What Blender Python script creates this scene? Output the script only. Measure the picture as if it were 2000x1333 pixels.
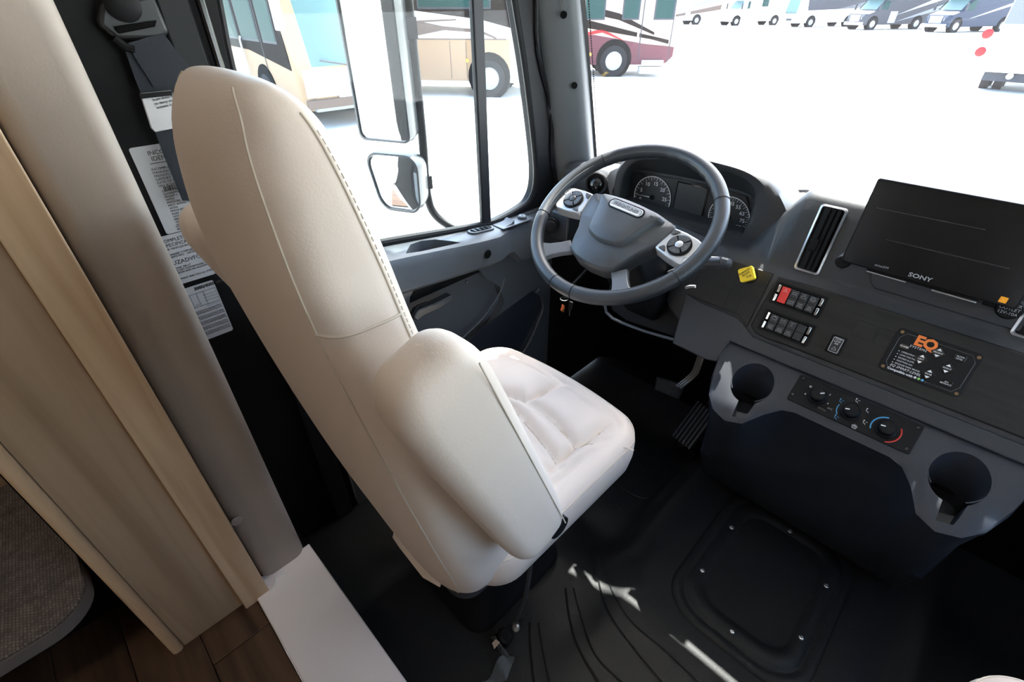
import bpy, bmesh, math, random
from mathutils import Matrix, Vector
random.seed(7)
R = math.radians
S = bpy.context.scene
COL = S.collection
for o in list(bpy.data.objects):
    bpy.data.objects.remove(o)

# ------------------------------------------------------------------ camera, world, sun, lamps, exposure
H = 1.28                                   # eye height over the cab floor (metres)
FPX = 930.0
YAW, PITCH, ROLL = R(45.037), R(35.424), R(-0.193)
FW = Vector((-math.sin(YAW)*math.cos(PITCH), math.cos(YAW)*math.cos(PITCH), -math.sin(PITCH)))
r0 = Vector((math.cos(YAW), math.sin(YAW), 0)); u0 = r0.cross(FW)
RT = r0*math.cos(ROLL)+u0*math.sin(ROLL); UP = -r0*math.sin(ROLL)+u0*math.cos(ROLL)
EYE = Vector((0, 0, H))
cam = bpy.data.cameras.new('camera'); cam.sensor_width = 36; cam.lens = FPX/2000*36; cam.clip_start = 0.02; cam.clip_end = 600
co = bpy.data.objects.new('camera', cam); COL.objects.link(co)
co.matrix_world = Matrix((( RT.x, UP.x, -FW.x, EYE.x), (RT.y, UP.y, -FW.y, EYE.y), (RT.z, UP.z, -FW.z, EYE.z), (0, 0, 0, 1)))
S.camera = co
SUNV = Vector((-0.13, 0.56, 1.0)).normalized()   # towards the sun
w = bpy.data.worlds.new('world'); S.world = w; w.use_nodes = True
nt = w.node_tree; sky = nt.nodes.new('ShaderNodeTexSky'); sky.sky_type = 'NISHITA'; sky.sun_disc = False
sky.sun_elevation = math.asin(SUNV.z); sky.sun_rotation = math.atan2(SUNV.x, SUNV.y); sky.air_density = 1.0; sky.dust_density = 2.5; sky.ozone_density = 1.0
nt.nodes['Background'].inputs[1].default_value = 1.25
nt.links.new(sky.outputs[0], nt.nodes['Background'].inputs[0])
sl = bpy.data.lights.new('sun', 'SUN'); sl.energy = 26.0; sl.angle = R(0.6); sl.color = (1, .96, .9)
so = bpy.data.objects.new('sun', sl); COL.objects.link(so); so.rotation_euler = SUNV.to_track_quat('Z', 'Y').to_euler(); so.location = (0, 5, 12)
for i, (lx, ly) in enumerate(((0.0, -1.2), (0.0, -2.6))):       # unseen ceiling lamps added to light the coach end, fixtures built below
    al = bpy.data.lights.new('added_ceiling_lamp', 'AREA'); al.shape = 'DISK'; al.size = 0.28; al.energy = 3.3; al.color = (1, .86, .70)
    ao = bpy.data.objects.new('added_ceiling_lamp', al); COL.objects.link(ao); ao.location = (lx, ly, 2.05)
S.view_settings.view_transform = 'Standard'; S.view_settings.look = 'None'; S.view_settings.gamma = 1; S.view_settings.use_curve_mapping = False
S.view_settings.exposure = 0.68

# ------------------------------------------------------------------ sight lines on real planes (photo frame 2000 x 1333)
def ray(x, y): return RT*((x-1000)/FPX) - UP*((y-666.5)/FPX) + FW
def oz(x, y, z): d = ray(x, y); return EYE + d*((z-H)/d.z)
def ox(x, y, X): d = ray(x, y); return EYE + d*(X/d.x)
def oy(x, y, Y): d = ray(x, y); return EYE + d*(Y/d.y)
def frame(O, ex, ey):
    ex = Vector(ex).normalized(); ey = Vector(ey); ey = (ey-ex*ex.dot(ey)).normalized(); n = ex.cross(ey); O = Vector(O)
    return Matrix(((ex.x, ey.x, n.x, O.x), (ex.y, ey.y, n.y, O.y), (ex.z, ey.z, n.z, O.z), (0, 0, 0, 1)))
def onp(M, x, y, h=0.0):
    n = M.to_3x3().col[2]; O = M.translation; d = ray(x, y); t = ((O+n*h-EYE).dot(n))/d.dot(n)
    q = M.inverted() @ (EYE+d*t); return (q.x, q.y)

# ------------------------------------------------------------------ materials
MATS = {}
def mat(name, col, rough=.5, metal=0, bump=0, bscale=300, spec=.5, coat=0, emit=0, var=0, vscale=8):
    if name in MATS: return MATS[name]
    m = bpy.data.materials.new(name); m.use_nodes = True; t = m.node_tree; b = t.nodes['Principled BSDF']
    b.inputs['Base Color'].default_value = (*col, 1); b.inputs['Roughness'].default_value = rough; b.inputs['Metallic'].default_value = metal
    b.inputs['Specular IOR Level'].default_value = spec; b.inputs['Coat Weight'].default_value = coat
    if emit: b.inputs['Emission Color'].default_value = (*col, 1); b.inputs['Emission Strength'].default_value = emit
    tc = t.nodes.new('ShaderNodeTexCoord')
    if bump:
        n = t.nodes.new('ShaderNodeTexNoise'); n.inputs['Scale'].default_value = bscale; n.inputs['Detail'].default_value = 3
        bp = t.nodes.new('ShaderNodeBump'); bp.inputs['Strength'].default_value = bump; bp.inputs['Distance'].default_value = .001
        t.links.new(tc.outputs['Object'], n.inputs['Vector']); t.links.new(n.outputs['Fac'], bp.inputs['Height']); t.links.new(bp.outputs['Normal'], b.inputs['Normal'])
    if var:
        n = t.nodes.new('ShaderNodeTexNoise'); n.inputs['Scale'].default_value = vscale; n.inputs['Detail'].default_value = 4
        mx = t.nodes.new('ShaderNodeMix'); mx.data_type = 'RGBA'
        mx.inputs[6].default_value = (*[c*(1-var) for c in col], 1); mx.inputs[7].default_value = (*[min(1, c*(1+var)) for c in col], 1)
        t.links.new(tc.outputs['Object'], n.inputs['Vector']); t.links.new(n.outputs['Fac'], mx.inputs[0]); t.links.new(mx.outputs[2], b.inputs['Base Color'])
    MATS[name] = m; return m
def wood(name, ca, cb, axis=2, scale=14, rough=.45, stretch=18):
    m = bpy.data.materials.new(name); m.use_nodes = True; t = m.node_tree; b = t.nodes['Principled BSDF']; b.inputs['Roughness'].default_value = rough; b.inputs['Specular IOR Level'].default_value = .3
    tc = t.nodes.new('ShaderNodeTexCoord'); mp = t.nodes.new('ShaderNodeMapping'); sc = [scale]*3; sc[axis] = scale/stretch
    mp.inputs['Scale'].default_value = sc
    n = t.nodes.new('ShaderNodeTexNoise'); n.inputs['Scale'].default_value = 2.2; n.inputs['Detail'].default_value = 6; n.inputs['Distortion'].default_value = .8
    cr = t.nodes.new('ShaderNodeValToRGB'); cr.color_ramp.elements[0].position = .32; cr.color_ramp.elements[1].position = .68
    cr.color_ramp.elements[0].color = (*ca, 1); cr.color_ramp.elements[1].color = (*cb, 1)
    oi = t.nodes.new('ShaderNodeObjectInfo'); ad = t.nodes.new('ShaderNodeVectorMath'); ad.operation = 'ADD'
    cx = t.nodes.new('ShaderNodeCombineXYZ'); ml = t.nodes.new('ShaderNodeMath'); ml.operation = 'MULTIPLY'; ml.inputs[1].default_value = 37
    t.links.new(oi.outputs['Random'], ml.inputs[0])
    for k in range(3): t.links.new(ml.outputs[0], cx.inputs[k])
    t.links.new(tc.outputs['Object'], mp.inputs[0]); t.links.new(mp.outputs[0], ad.inputs[0]); t.links.new(cx.outputs[0], ad.inputs[1])
    t.links.new(ad.outputs[0], n.inputs['Vector']); t.links.new(n.outputs['Fac'], cr.inputs[0]); t.links.new(cr.outputs[0], b.inputs['Base Color'])
    bp = t.nodes.new('ShaderNodeBump'); bp.inputs['Strength'].default_value = .15; bp.inputs['Distance'].default_value = .001
    t.links.new(n.outputs['Fac'], bp.inputs['Height']); t.links.new(bp.outputs['Normal'], b.inputs['Normal'])
    MATS[name] = m; return m
def glass(name, tint, gloss=.03, haze=0.0):
    m = bpy.data.materials.new(name); m.use_nodes = True; t = m.node_tree; t.nodes.clear()
    out = t.nodes.new('ShaderNodeOutputMaterial'); tr = t.nodes.new('ShaderNodeBsdfTransparent'); tr.inputs[0].default_value = (*tint, 1)
    gl = t.nodes.new('ShaderNodeBsdfGlossy'); gl.inputs['Roughness'].default_value = .01; gl.inputs[0].default_value = (1, 1, 1, 1)
    lw = t.nodes.new('ShaderNodeLayerWeight'); lw.inputs[0].default_value = .5
    pw = t.nodes.new('ShaderNodeMath'); pw.operation = 'POWER'; pw.inputs[1].default_value = 5.0; t.links.new(lw.outputs['Facing'], pw.inputs[0])
    fr = t.nodes.new('ShaderNodeMath'); fr.operation = 'MULTIPLY_ADD'; fr.inputs[1].default_value = .6; fr.inputs[2].default_value = gloss; t.links.new(pw.outputs[0], fr.inputs[0])
    mx = t.nodes.new('ShaderNodeMixShader'); t.links.new(fr.outputs[0], mx.inputs[0]); t.links.new(tr.outputs[0], mx.inputs[1]); t.links.new(gl.outputs[0], mx.inputs[2])
    last = mx
    if haze:
        ts = t.nodes.new('ShaderNodeBsdfTranslucent'); ts.inputs[0].default_value = (1, 1, 1, 1)
        m2 = t.nodes.new('ShaderNodeMixShader'); m2.inputs[0].default_value = haze
        t.links.new(mx.outputs[0], m2.inputs[1]); t.links.new(ts.outputs[0], m2.inputs[2]); last = m2
    t.links.new(last.outputs[0], out.inputs[0]); MATS[name] = m; return m
def fabric(name, ca, cb, scale=260):
    m = bpy.data.materials.new(name); m.use_nodes = True; t = m.node_tree; b = t.nodes['Principled BSDF']; b.inputs['Roughness'].default_value = .95
    b.inputs['Specular IOR Level'].default_value = .1
    tc = t.nodes.new('ShaderNodeTexCoord'); mp = t.nodes.new('ShaderNodeMapping'); t.links.new(tc.outputs['Object'], mp.inputs[0]); mp.inputs['Rotation'].default_value = (0, 0, .08)
    ck = t.nodes.new('ShaderNodeTexBrick'); ck.inputs['Scale'].default_value = scale; ck.inputs['Mortar Size'].default_value = .12; ck.inputs['Brick Width'].default_value = .9; ck.inputs['Row Height'].default_value = .7
    ck.inputs['Color1'].default_value = (*cb, 1); ck.inputs['Color2'].default_value = (*[c*.62 for c in cb], 1); ck.inputs['Mortar'].default_value = (*ca, 1)
    t.links.new(mp.outputs[0], ck.inputs[0]); n = t.nodes.new('ShaderNodeTexNoise'); n.inputs['Scale'].default_value = 45; t.links.new(tc.outputs['Object'], n.inputs[0])
    mx = t.nodes.new('ShaderNodeMix'); mx.data_type = 'RGBA'; mx.blend_type = 'MULTIPLY'; mx.inputs[0].default_value = .6
    t.links.new(ck.outputs[0], mx.inputs[6]); t.links.new(n.outputs['Fac'], mx.inputs[7]); t.links.new(mx.outputs[2], b.inputs['Base Color'])
    bp = t.nodes.new('ShaderNodeBump'); bp.inputs['Strength'].default_value = .7; bp.inputs['Distance'].default_value = .0015
    t.links.new(ck.outputs['Fac'], bp.inputs['Height']); bp.invert = True; t.links.new(bp.outputs[0], b.inputs['Normal']); MATS[name] = m; return m

DASH = mat('dash_plastic', (.021, .0235, .028), .5, bump=.25, bscale=500)
DASHB = mat('console_plastic', (.014, .0165, .0235), .5, bump=.25, bscale=500)
DOORP = mat('door_plastic', (.062, .069, .078), .40, bump=.25, bscale=450)
PILP = mat('pillar_plastic', (.072, .080, .086), .42, bump=.15, bscale=500)
BLACK = mat('black_plastic', (.0065, .0065, .0072), .5, bump=.1, bscale=500, spec=.14)
BLACKG = mat('gloss_black', (.006, .006, .007), .12)
DEEP = mat('deep_black', (.004, .004, .004), .8, spec=.05)
RUBBER = mat('floor_rubber', (.0075, .0078, .0085), .52, bump=.6, bscale=420, spec=.3)
TRIMW = wood('dash_wood', (.009, .0087, .0083), (.019, .018, .017), axis=0, scale=26, rough=.5, stretch=9)
LEATH = mat('cream_leather', (.635, .545, .480), .48, bump=.22, bscale=380, spec=.35)
LEATHD = mat('cream_seam', (.54, .475, .40), .7)
BEIGE = mat('beige_vinyl', (.40, .345, .30), .55, bump=.15, bscale=300, spec=.3)
MAPLE = wood('maple', (.47, .315, .19), (.65, .475, .315), axis=2, scale=12)
MAPLED = wood('maple_panel', (.295, .205, .132), (.41, .30, .205), axis=2, scale=12)
OAK = wood('dark_oak', (.040, .022, .014), (.105, .062, .038), axis=0, scale=9, rough=.42, stretch=14)
WHITEL = mat('white_laminate', (.78, .735, .735), .45, spec=.4)
WHITEP = mat('white_paint', (.80, .80, .80), .25, coat=.5)
SILVER = mat('silver_trim', (.62, .63, .65), .32, metal=.85)
SATIN = mat('satin_silver', (.50, .51, .53), .38, metal=.6)
CHROME = mat('chrome', (.85, .85, .86), .08, metal=1)
STEEL = mat('steel', (.6, .6, .6), .3, metal=1)
WHEELL = mat('wheel_leather', (.020, .0225, .0265), .40, bump=.35, bscale=600)
HUBP = mat('hub_plastic', (.046, .050, .056), .40, bump=.25, bscale=500)
WHITE = mat('white_print', (.72, .72, .72), .6)
PAPER = mat('white_sticker', (.46, .47, .49), .5)
INK = mat('ink', (.02, .02, .02), .7)
GREYP = mat('grey_print', (.35, .35, .36), .6)
ORANGE = mat('orange_print', (.85, .20, .03), .5)
YELLOW = mat('yellow_knob', (.85, .60, .03), .35)
AMBER = mat('amber', (.9, .35, .02), .3)
RED = mat('red_switch', (.70, .03, .025), .35)
REDL = mat('red_lens', (.28, .006, .008), .4, spec=.2)
BLUEP = mat('blue_print', (.10, .40, .75), .5)
REDP = mat('red_print', (.75, .06, .04), .5)
GREENP = mat('green_print', (.25, .65, .10), .5)
NAVY = mat('navy_webbing', (.007, .011, .018), .75, bump=.6, bscale=900)
MIRR = mat('mirror_glass', (.85, .87, .88), .02, metal=1)
SCREEN = mat('screen', (.006, .006, .007), .22)
FABR = fabric('woven_fabric', (.15, .13, .12), (.30, .265, .25), 140)
FABE = mat('fabric_edge', (.13, .115, .11), .9, bump=.4, bscale=500)
CONC = mat('pavement', (.56, .55, .53), .9, var=.08, vscale=.6)
GRASS = mat('grass', (.20, .30, .08), .9, var=.3, vscale=6)
TIRE = mat('tire', (.010, .010, .011), .8, spec=.2)
GLASSW = glass('windshield_glass', (.90, .94, .93), haze=.005)
GLASSD = glass('door_glass', (.86, .91, .90), gloss=.010, haze=.003)
CEILM = mat('ceiling_vinyl', (.62, .58, .53), .8)
LAMPM = mat('added_lamp_lens', (1, .9, .78), .5, emit=6)

# ------------------------------------------------------------------ mesh builder
WM = {}
class MB:
    def __init__(s): s.v = []; s.f = []
    def quadring(s, rings, closed=True, caps=(True, True)):
        b = len(s.v); n = len(rings[0])
        for r in rings: s.v += [Vector(p) for p in r]
        for i in range(len(rings)-1):
            for j in range(n if closed else n-1):
                k = (j+1) % n
                s.f.append((b+i*n+j, b+i*n+k, b+(i+1)*n+k, b+(i+1)*n+j))
        if caps[0]: s.f.append(tuple(b+j for j in range(n-1, -1, -1)))
        if caps[1]: s.f.append(tuple(b+(len(rings)-1)*n+j for j in range(n)))
        return s
    def box(s, a, b):
        x0, y0, z0 = a; x1, y1, z1 = b
        return s.quadring([[(x0, y0, z0), (x1, y0, z0), (x1, y1, z0), (x0, y1, z0)], [(x0, y0, z1), (x1, y0, z1), (x1, y1, z1), (x0, y1, z1)]])
    def prism(s, poly, off):
        off = Vector(off); p = [Vector(q) for q in poly]
        return s.quadring([p, [q+off for q in p]])
    def flat(s, poly, h0, h1):                    # a plate in local XY
        return s.prism([(x, y, h0) for x, y in poly], (0, 0, h1-h0))
    def cyl(s, p0, p1, r0, r1=None, n=20, caps=(True, True)):
        p0 = Vector(p0); p1 = Vector(p1); d = (p1-p0).normalized(); a = d.orthogonal().normalized(); b = d.cross(a); r1 = r0 if r1 is None else r1
        g = lambda c, r: [c+a*(r*math.cos(2*math.pi*k/n))+b*(r*math.sin(2*math.pi*k/n)) for k in range(n)]
        return s.quadring([g(p0, r0), g(p1, r1)], True, caps)
    def lathe(s, p0, d, prof, n=24, caps=(True, True)):   # prof: (distance along d, radius)
        p0 = Vector(p0); d = Vector(d).normalized(); a = d.orthogonal().normalized(); b = d.cross(a)
        return s.quadring([[p0+d*h+a*(r*math.cos(2*math.pi*k/n))+b*(r*math.sin(2*math.pi*k/n)) for k in range(n)] for h, r in prof], True, caps)
    def tube(s, pts, r, n=8, closed=False, flat=1.0, ref=None):
        pts = [Vector(p) for p in pts]; rings = []; m = len(pts); prev = None
        for i, p in enumerate(pts):
            t = (pts[(i+1) % m]-pts[i-1]) if closed else (pts[min(i+1, m-1)]-pts[max(i-1, 0)])
            t.normalize()
            a = Vector(ref) if ref is not None else (prev if prev is not None else t.orthogonal())
            a = (a-t*a.dot(t)); a = a.normalized() if a.length > 1e-6 else t.orthogonal().normalized(); prev = a
            b = t.cross(a); rr = r[i] if isinstance(r, (list, tuple)) else r
            rings.append([p+a*(rr*flat*math.cos(2*math.pi*k/n))+b*(rr*math.sin(2*math.pi*k/n)) for k in range(n)])
        if closed: rings.append(rings[0])
        return s.quadring(rings, True, (not closed, not closed))
    def torus(s, R0, r, c=(0, 0, 0), n=96, m=14, a0=0, a1=2*math.pi):
        full = abs(a1-a0) > 6.28; N = n
        rings = []
        for i in range(N+1):
            t = a0+(a1-a0)*i/N; ca, sa = math.cos(t), math.sin(t)
            rings.append([(c[0]+(R0+r*math.cos(q))*ca, c[1]+(R0+r*math.cos(q))*sa, c[2]+r*math.sin(q)) for q in [2*math.pi*k/m for k in range(m)]])
        return s.quadring(rings, True, (not full, not full))
    def strip(s, pts, wvec, th):                  # ribbon along pts, width vector(s), thickness vector
        wv = wvec if isinstance(wvec, list) else [wvec]*len(pts); th = Vector(th)
        rings = []
        for p, wq in zip(pts, wv):
            p = Vector(p); wq = Vector(wq)
            rings.append([p-wq/2, p+wq/2, p+wq/2+th, p-wq/2+th])
        return s.quadring(rings)
    def build(s, name, material, parent=None, smooth=True, bevel=0, seg=2, sub=0, local=False, angle=40):
        me = bpy.data.meshes.new(name); me.from_pydata([tuple(v) for v in s.v], [], s.f)
        bm = bmesh.new(); bm.from_mesh(me); bmesh.ops.remove_doubles(bm, verts=bm.verts, dist=1e-6); bmesh.ops.recalc_face_normals(bm, faces=bm.faces); bm.to_mesh(me); bm.free()
        if parent is not None and not local: me.transform(WM[parent].inverted())
        if smooth:
            me.shade_smooth(); me.set_sharp_from_angle(angle=R(angle))
        me.materials.append(material)
        o = bpy.data.objects.new(name, me); COL.objects.link(o)
        if parent is not None: o.parent = parent; WM[o] = WM[parent]
        else: WM[o] = Matrix()
        if bevel:
            b = o.modifiers.new('bevel', 'BEVEL'); b.width = bevel; b.segments = seg; b.limit_method = 'ANGLE'; b.angle_limit = R(40)
        if sub:
            u = o.modifiers.new('sub', 'SUBSURF'); u.levels = sub; u.render_levels = sub
        return o
def cut(o, cutters):
    """carve holes: evaluated once, the cutters are removed"""
    tmp = []
    for c in cutters:
        q = c.build('cutter', DEEP, None, smooth=False); 
        tmp.append(q); md = o.modifiers.new('hole', 'BOOLEAN'); md.operation = 'DIFFERENCE'; md.object = q; md.solver = 'EXACT'
    bpy.context.view_layer.update(); dg = bpy.context.evaluated_depsgraph_get()
    me = bpy.data.meshes.new_from_object(o.evaluated_get(dg)); me.name = o.name
    o.modifiers.clear(); o.data = me; me.shade_smooth(); me.set_sharp_from_angle(angle=R(35))
    for q in tmp: bpy.data.objects.remove(q)
    return o
def tag(o, label, cat, group=None):
    o['label'] = label; o['category'] = cat
    if group: o['group'] = group
    return o
def thing(name, label, cat, loc=(0, 0, 0), M=None, group=None):
    o = bpy.data.objects.new(name, None); COL.objects.link(o); o.empty_display_size = .05
    M = M if M is not None else Matrix.Translation(Vector(loc)); o.matrix_world = M; WM[o] = M.copy()
    return tag(o, label, cat, group)
def struct(o, label=None):
    o['kind'] = 'structure'
    if label: o['label'] = label
    return o
def empty_struct(name, loc=(0, 0, 0)):
    o = bpy.data.objects.new(name, None); COL.objects.link(o); o.location = loc; WM[o] = Matrix.Translation(Vector(loc)); o['kind'] = 'structure'; return o
def copy_tree(o, parent=None):
    c = o.copy(); COL.objects.link(c); WM[c] = WM[o]
    if parent is not None: c.parent = parent
    for ch in list(o.children):
        if ch is not c: copy_tree(ch, c)
    return c
def text(body, parent, x, y, size, m, h=.0006, align='CENTER', rot=0, name='lettering', shear=0, bold=0, space=1.0, line=1.0, xs=1.0):
    cu = bpy.data.curves.new('txt', 'FONT'); cu.body = body; cu.size = size; cu.align_x = align; cu.align_y = 'CENTER'; cu.extrude = .0002; cu.shear = shear; cu.offset = bold; cu.space_character = space; cu.space_line = line
    cu.resolution_u = 2
    t = bpy.data.objects.new('txt', cu); COL.objects.link(t); bpy.context.view_layer.update()
    me = bpy.data.meshes.new_from_object(t.evaluated_get(bpy.context.evaluated_depsgraph_get())); bpy.data.objects.remove(t)
    me.transform(Matrix.Translation((x, y, h)) @ Matrix.Rotation(rot, 4, 'Z') @ Matrix.Diagonal((xs, 1, 1, 1))); me.materials.clear(); me.materials.append(m); me.name = name
    o = bpy.data.objects.new(name, me); COL.objects.link(o); o.parent = parent; WM[o] = WM[parent]; return o
def rrect(x0, y0, x1, y1, r, n=5):
    p = []
    for cx, cy, a in ((x1-r, y1-r, 0), (x0+r, y1-r, 90), (x0+r, y0+r, 180), (x1-r, y0+r, 270)):
        for k in range(n+1): t = R(a+90*k/n); p.append((cx+r*math.cos(t), cy+r*math.sin(t)))
    return p
def spline(pts, n=8, closed=False):
    P = [Vector(p) for p in pts]; out = []; m = len(P)
    for i in range(m if closed else m-1):
        a = P[i-1] if (i > 0 or closed) else P[i]; b = P[i]; c = P[(i+1) % m]; d = P[(i+2) % m] if (closed or i+2 < m) else c
        for k in range(n):
            t = k/n; out.append(.5*((2*b)+(c-a)*t+(2*a-5*b+4*c-d)*t*t+(3*b-a-3*c+d)*t**3))
    if not closed: out.append(P[-1])
    return out
def interp(tab, x):
    if x <= tab[0][0]: return tab[0][1:]
    for a, b in zip(tab, tab[1:]):
        if x <= b[0]:
            t = (x-a[0])/(b[0]-a[0]); return [p+(q-p)*t for p, q in zip(a[1:], b[1:])]
    return tab[-1][1:]
def sstep(a, b, x): t = max(0, min(1, (x-a)/(b-a))); return t*t*(3-2*t)

# ================================================================== SETTING
GZ = -1.17                                            # pavement level under the motorhome
pv = MB().box((-160, -60, GZ-.3), (160, 220, GZ)).build('pavement', CONC, smooth=False); struct(pv, 'sunlit pale concrete lot outside the windows')

# cab floor: rubber mat, level in the middle, dropping into the driver's footwell
def floor_z(x, y):
    a = sstep(.27, .40, abs(x)); return -.11*a*sstep(.60, .86, y) - .02*sstep(.23, .30, abs(x))*sstep(.3, .6, y)
nx, ny = 100, 76; fl = MB()
gx = [-1.02+2.04*i/nx for i in range(nx+1)]; gy = [.10+1.5*j/ny for j in range(ny+1)]
fl.v = [Vector((x, y, floor_z(x, y))) for y in gy for x in gx]
fl.f = [(j*(nx+1)+i, j*(nx+1)+i+1, (j+1)*(nx+1)+i+1, (j+1)*(nx+1)+i) for j in range(ny) for i in range(nx)]
b0 = len(fl.v); fl.box((-1.02, .10, -.3), (1.02, 1.6, -.2))
floor = fl.build('floor', RUBBER, angle=60); struct(floor, 'black moulded rubber cab floor')
def floor_pt(px, py, z=0.0):
    for _ in range(8):
        q = oz(px, py, z); z = floor_z(q.x, q.y)
    return q
def rib(pts, wd=.003, hh=.002):
    P = [floor_pt(*p) for p in pts]; P = spline(P, 6)
    for p in P: p.z = floor_z(p.x, p.y)+.0005
    return P
ribs = [([(1155, 1075), (1168, 1130), (1188, 1195), (1225, 1250), (1290, 1330), (1330, 1375)], .0035),
        ([(1170, 1072), (1190, 1140), (1225, 1205), (1300, 1272), (1360, 1330), (1400, 1370)], .003),
        ([(1105, 1150), (1112, 1205), (1130, 1265), (1170, 1335), (1210, 1390)], .004),
        ([(1120, 1150), (1135, 1205), (1160, 1275), (1215, 1335), (1250, 1375)], .003),
        ([(1035, 1218), (1036, 1260), (1042, 1320), (1050, 1370)], .004),
        ([(1052, 1218), (1058, 1255), (1066, 1300), (1080, 1370)], .003)]
for pts, wd in ribs: MB().tube(rib(pts), wd, 6, flat=.6).build('mat_rib', RUBBER, floor)
for pts in ([(1205, 948), (1250, 972), (1275, 965), (1330, 915), (1350, 890)], [(1185, 985), (1200, 978), (1208, 985), (1196, 996), (1185, 985)]):
    MB().tube(rib(pts), .0035, 6).build('mat_rib', RUBBER, floor)
for k in range(8):                                    # ribbed footwell mat
    x = -.93+.025*k
    MB().tube([(x, y, floor_z(x, y)+.002) for y in (.9, 1.0, 1.1, 1.2, 1.3)], .004, 6).build('mat_rib', RUBBER, floor)

# white threshold between coach and cab
th = MB().box((-.90, -.030, .062), (1.2, .127, .100)).build('trim_1', WHITEL, bevel=.003); struct(th, 'white laminate threshold ledge between wood floor and black cab floor')
MB().box((-1.06, .002, -.2), (-.885, .122, .0995)).box((-1.34, -.06, -.2), (-.885, .125, .0890)).box((-.90, .10, -.05), (1.2, .122, .062)).build('riser_and_filler', BLACK, th)  # riser, plus unseen filler boxes added to block light leaking under the panel
cc = MB(); cc.tube([Vector((-.846, .0, .1005)), Vector((-.848, .012, .101)), Vector((-.868, .024, .101)), Vector((-.862, .05, .1))], .0025, 6); cc.build('caulk_bead', WHITEP, th)

# dark plank floor of the coach
wf = empty_struct('floor', (-.6, -1, .09)); wf['label'] = 'dark brown wood plank floor of the coach beside the white ledge'
for k in range(14):
    y0 = -.031-.125*(k+1)
    for x0, x1 in ((-1.6, -.78+.22*(k % 3)), (-.78+.22*(k % 3), 1.25)):
        MB().box((x0+.0008, y0+.0008, .05), (x1-.0008, y0+.1242, .090)).build('plank', OAK, wf, bevel=.0012, seg=1)
MB().box((-1.6, -4, .02), (1.25, -.031, .082)).build('subfloor', BLACK, wf)

# partition beside the ledge: beige padded panel, maple post, maple cabinet side
pb = MB().prism(rrect and [(x, y, .100) for x, y in rrect(-1.06, .0005, -.884, .112, .028, 6)], (0, 0, 1.98)).build('trim_2', BEIGE, angle=60); struct(pb, 'tall beige vinyl padded panel with a round screw cap near its foot')
q = ox(462, 1018, -.884); MB().lathe((-.8845, q.y, q.z), (1, 0, 0), [(0, .0115), (.0025, .0115), (.0035, .010)], 24).build('screw_cap', BEIGE, pb)
ps = MB().box((-1.06, -.058, .090), (-.850, .0003, 2.08)).build('trim_3', MAPLE, bevel=.0025); struct(ps, 'light maple wood post between the beige panel and the darker wooden side panel')
cb = thing('cabinet', 'light wooden cabinet side panel with rounded edge strip, left of the maple post', 'cabinet', (-.95, -.13, .09))
MB().box((-1.30, -.188, .0905), (-.868, -.059, 2.08)).build('side_panel', MAPLED, cb, bevel=.001)
MB().prism([(x, y, .0905) for x, y in rrect(-.93, -.212, -.862, -.189, .009, 4)], (0, 0, 1.99)).build('edge_strip', MAPLE, cb, angle=60)
MB().box((-1.05, -.232, .0905), (-.945, -.213, 2.08)).build('shadow_gap_strip', DEEP, cb)
wl2 = MB().box((-1.34, -4, .05), (-1.31, -.19, 2.1)).build('wall_left_rear', MAPLED); struct(wl2, 'brown wooden wall behind the fabric seat')
bs = thing('bench_seat', 'grey woven fabric seat cushion with rounded corner behind the wooden cabinet', 'bench', (-1.05, -.6, .09))
P = rrect(-1.30, -1.3, -.832, -.236, .070, 8)
MB().prism([(x, y, .366) for x, y in P], (0, 0, .026)).build('cushion_edge', FABE, bs, angle=60)
MB().prism([(x*.985-.012, y, .392) for x, y in rrect(-1.30, -1.297, -.837, -.238, .068, 8)], (0, 0, .006)).build('cushion_top', FABR, bs, bevel=.002)
MB().box((-1.30, -1.3, .0905), (-1.08, -.25, .366)).build('base', BLACK, bs)

# coach shell behind and above
cl = MB().box((-1.34, -4.03, 2.10), (1.30, .12, 2.16)).build('ceiling', CEILM, smooth=False); struct(cl, 'coach ceiling')
wb = MB().box((-1.34, -4.03, .05), (1.30, -4.0, 2.1)).build('wall_back', CEILM, smooth=False); struct(wb, 'coach rear wall')
wr = MB().box((1.27, -4, .05), (1.30, .12, 2.1))
wr = wr.build('wall_right_rear', CEILM, smooth=False); struct(wr, 'coach right wall')
for lx, ly in ((0.0, -1.2), (0.0, -2.6)):
    t = thing('added_ceiling_light', 'added unseen round ceiling lamp of the coach nearest the cab' if ly > -2 else 'added unseen round ceiling lamp of the coach farther from the cab', 'lamp', (lx, ly, 2.10), group='added coach ceiling lamps')
    MB().lathe((lx, ly, 2.10), (0, 0, -1), [(0, .16), (.02, .16), (.03, .15)], 32).build('rim', WHITEP, t)
    MB().lathe((lx, ly, 2.07), (0, 0, -1), [(0, .145), (.006, .13)], 32).build('lens', LAMPM, t)
MB_bulk = MB().box((-1.34, .02, .05), (-1.06, .12, 2.1)).box((-1.34, -.19, .05), (-1.305, .02, 2.1)).box((-1.30, -.0575, .10), (-1.062, .019, 2.1)).build('wall_left_partition', BLACK, smooth=False); struct(MB_bulk)
MBt = MB().box((-1.06, .0, 1.72), (1.30, .12, 2.16)).build('wall_front', CEILM, smooth=False); struct(MBt, 'bulkhead above the cab opening')
MBr = MB().box((1.02, .02, .05), (1.30, .12, 2.1)).build('wall_right_partition', BLACK, smooth=False); struct(MBr)

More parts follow.
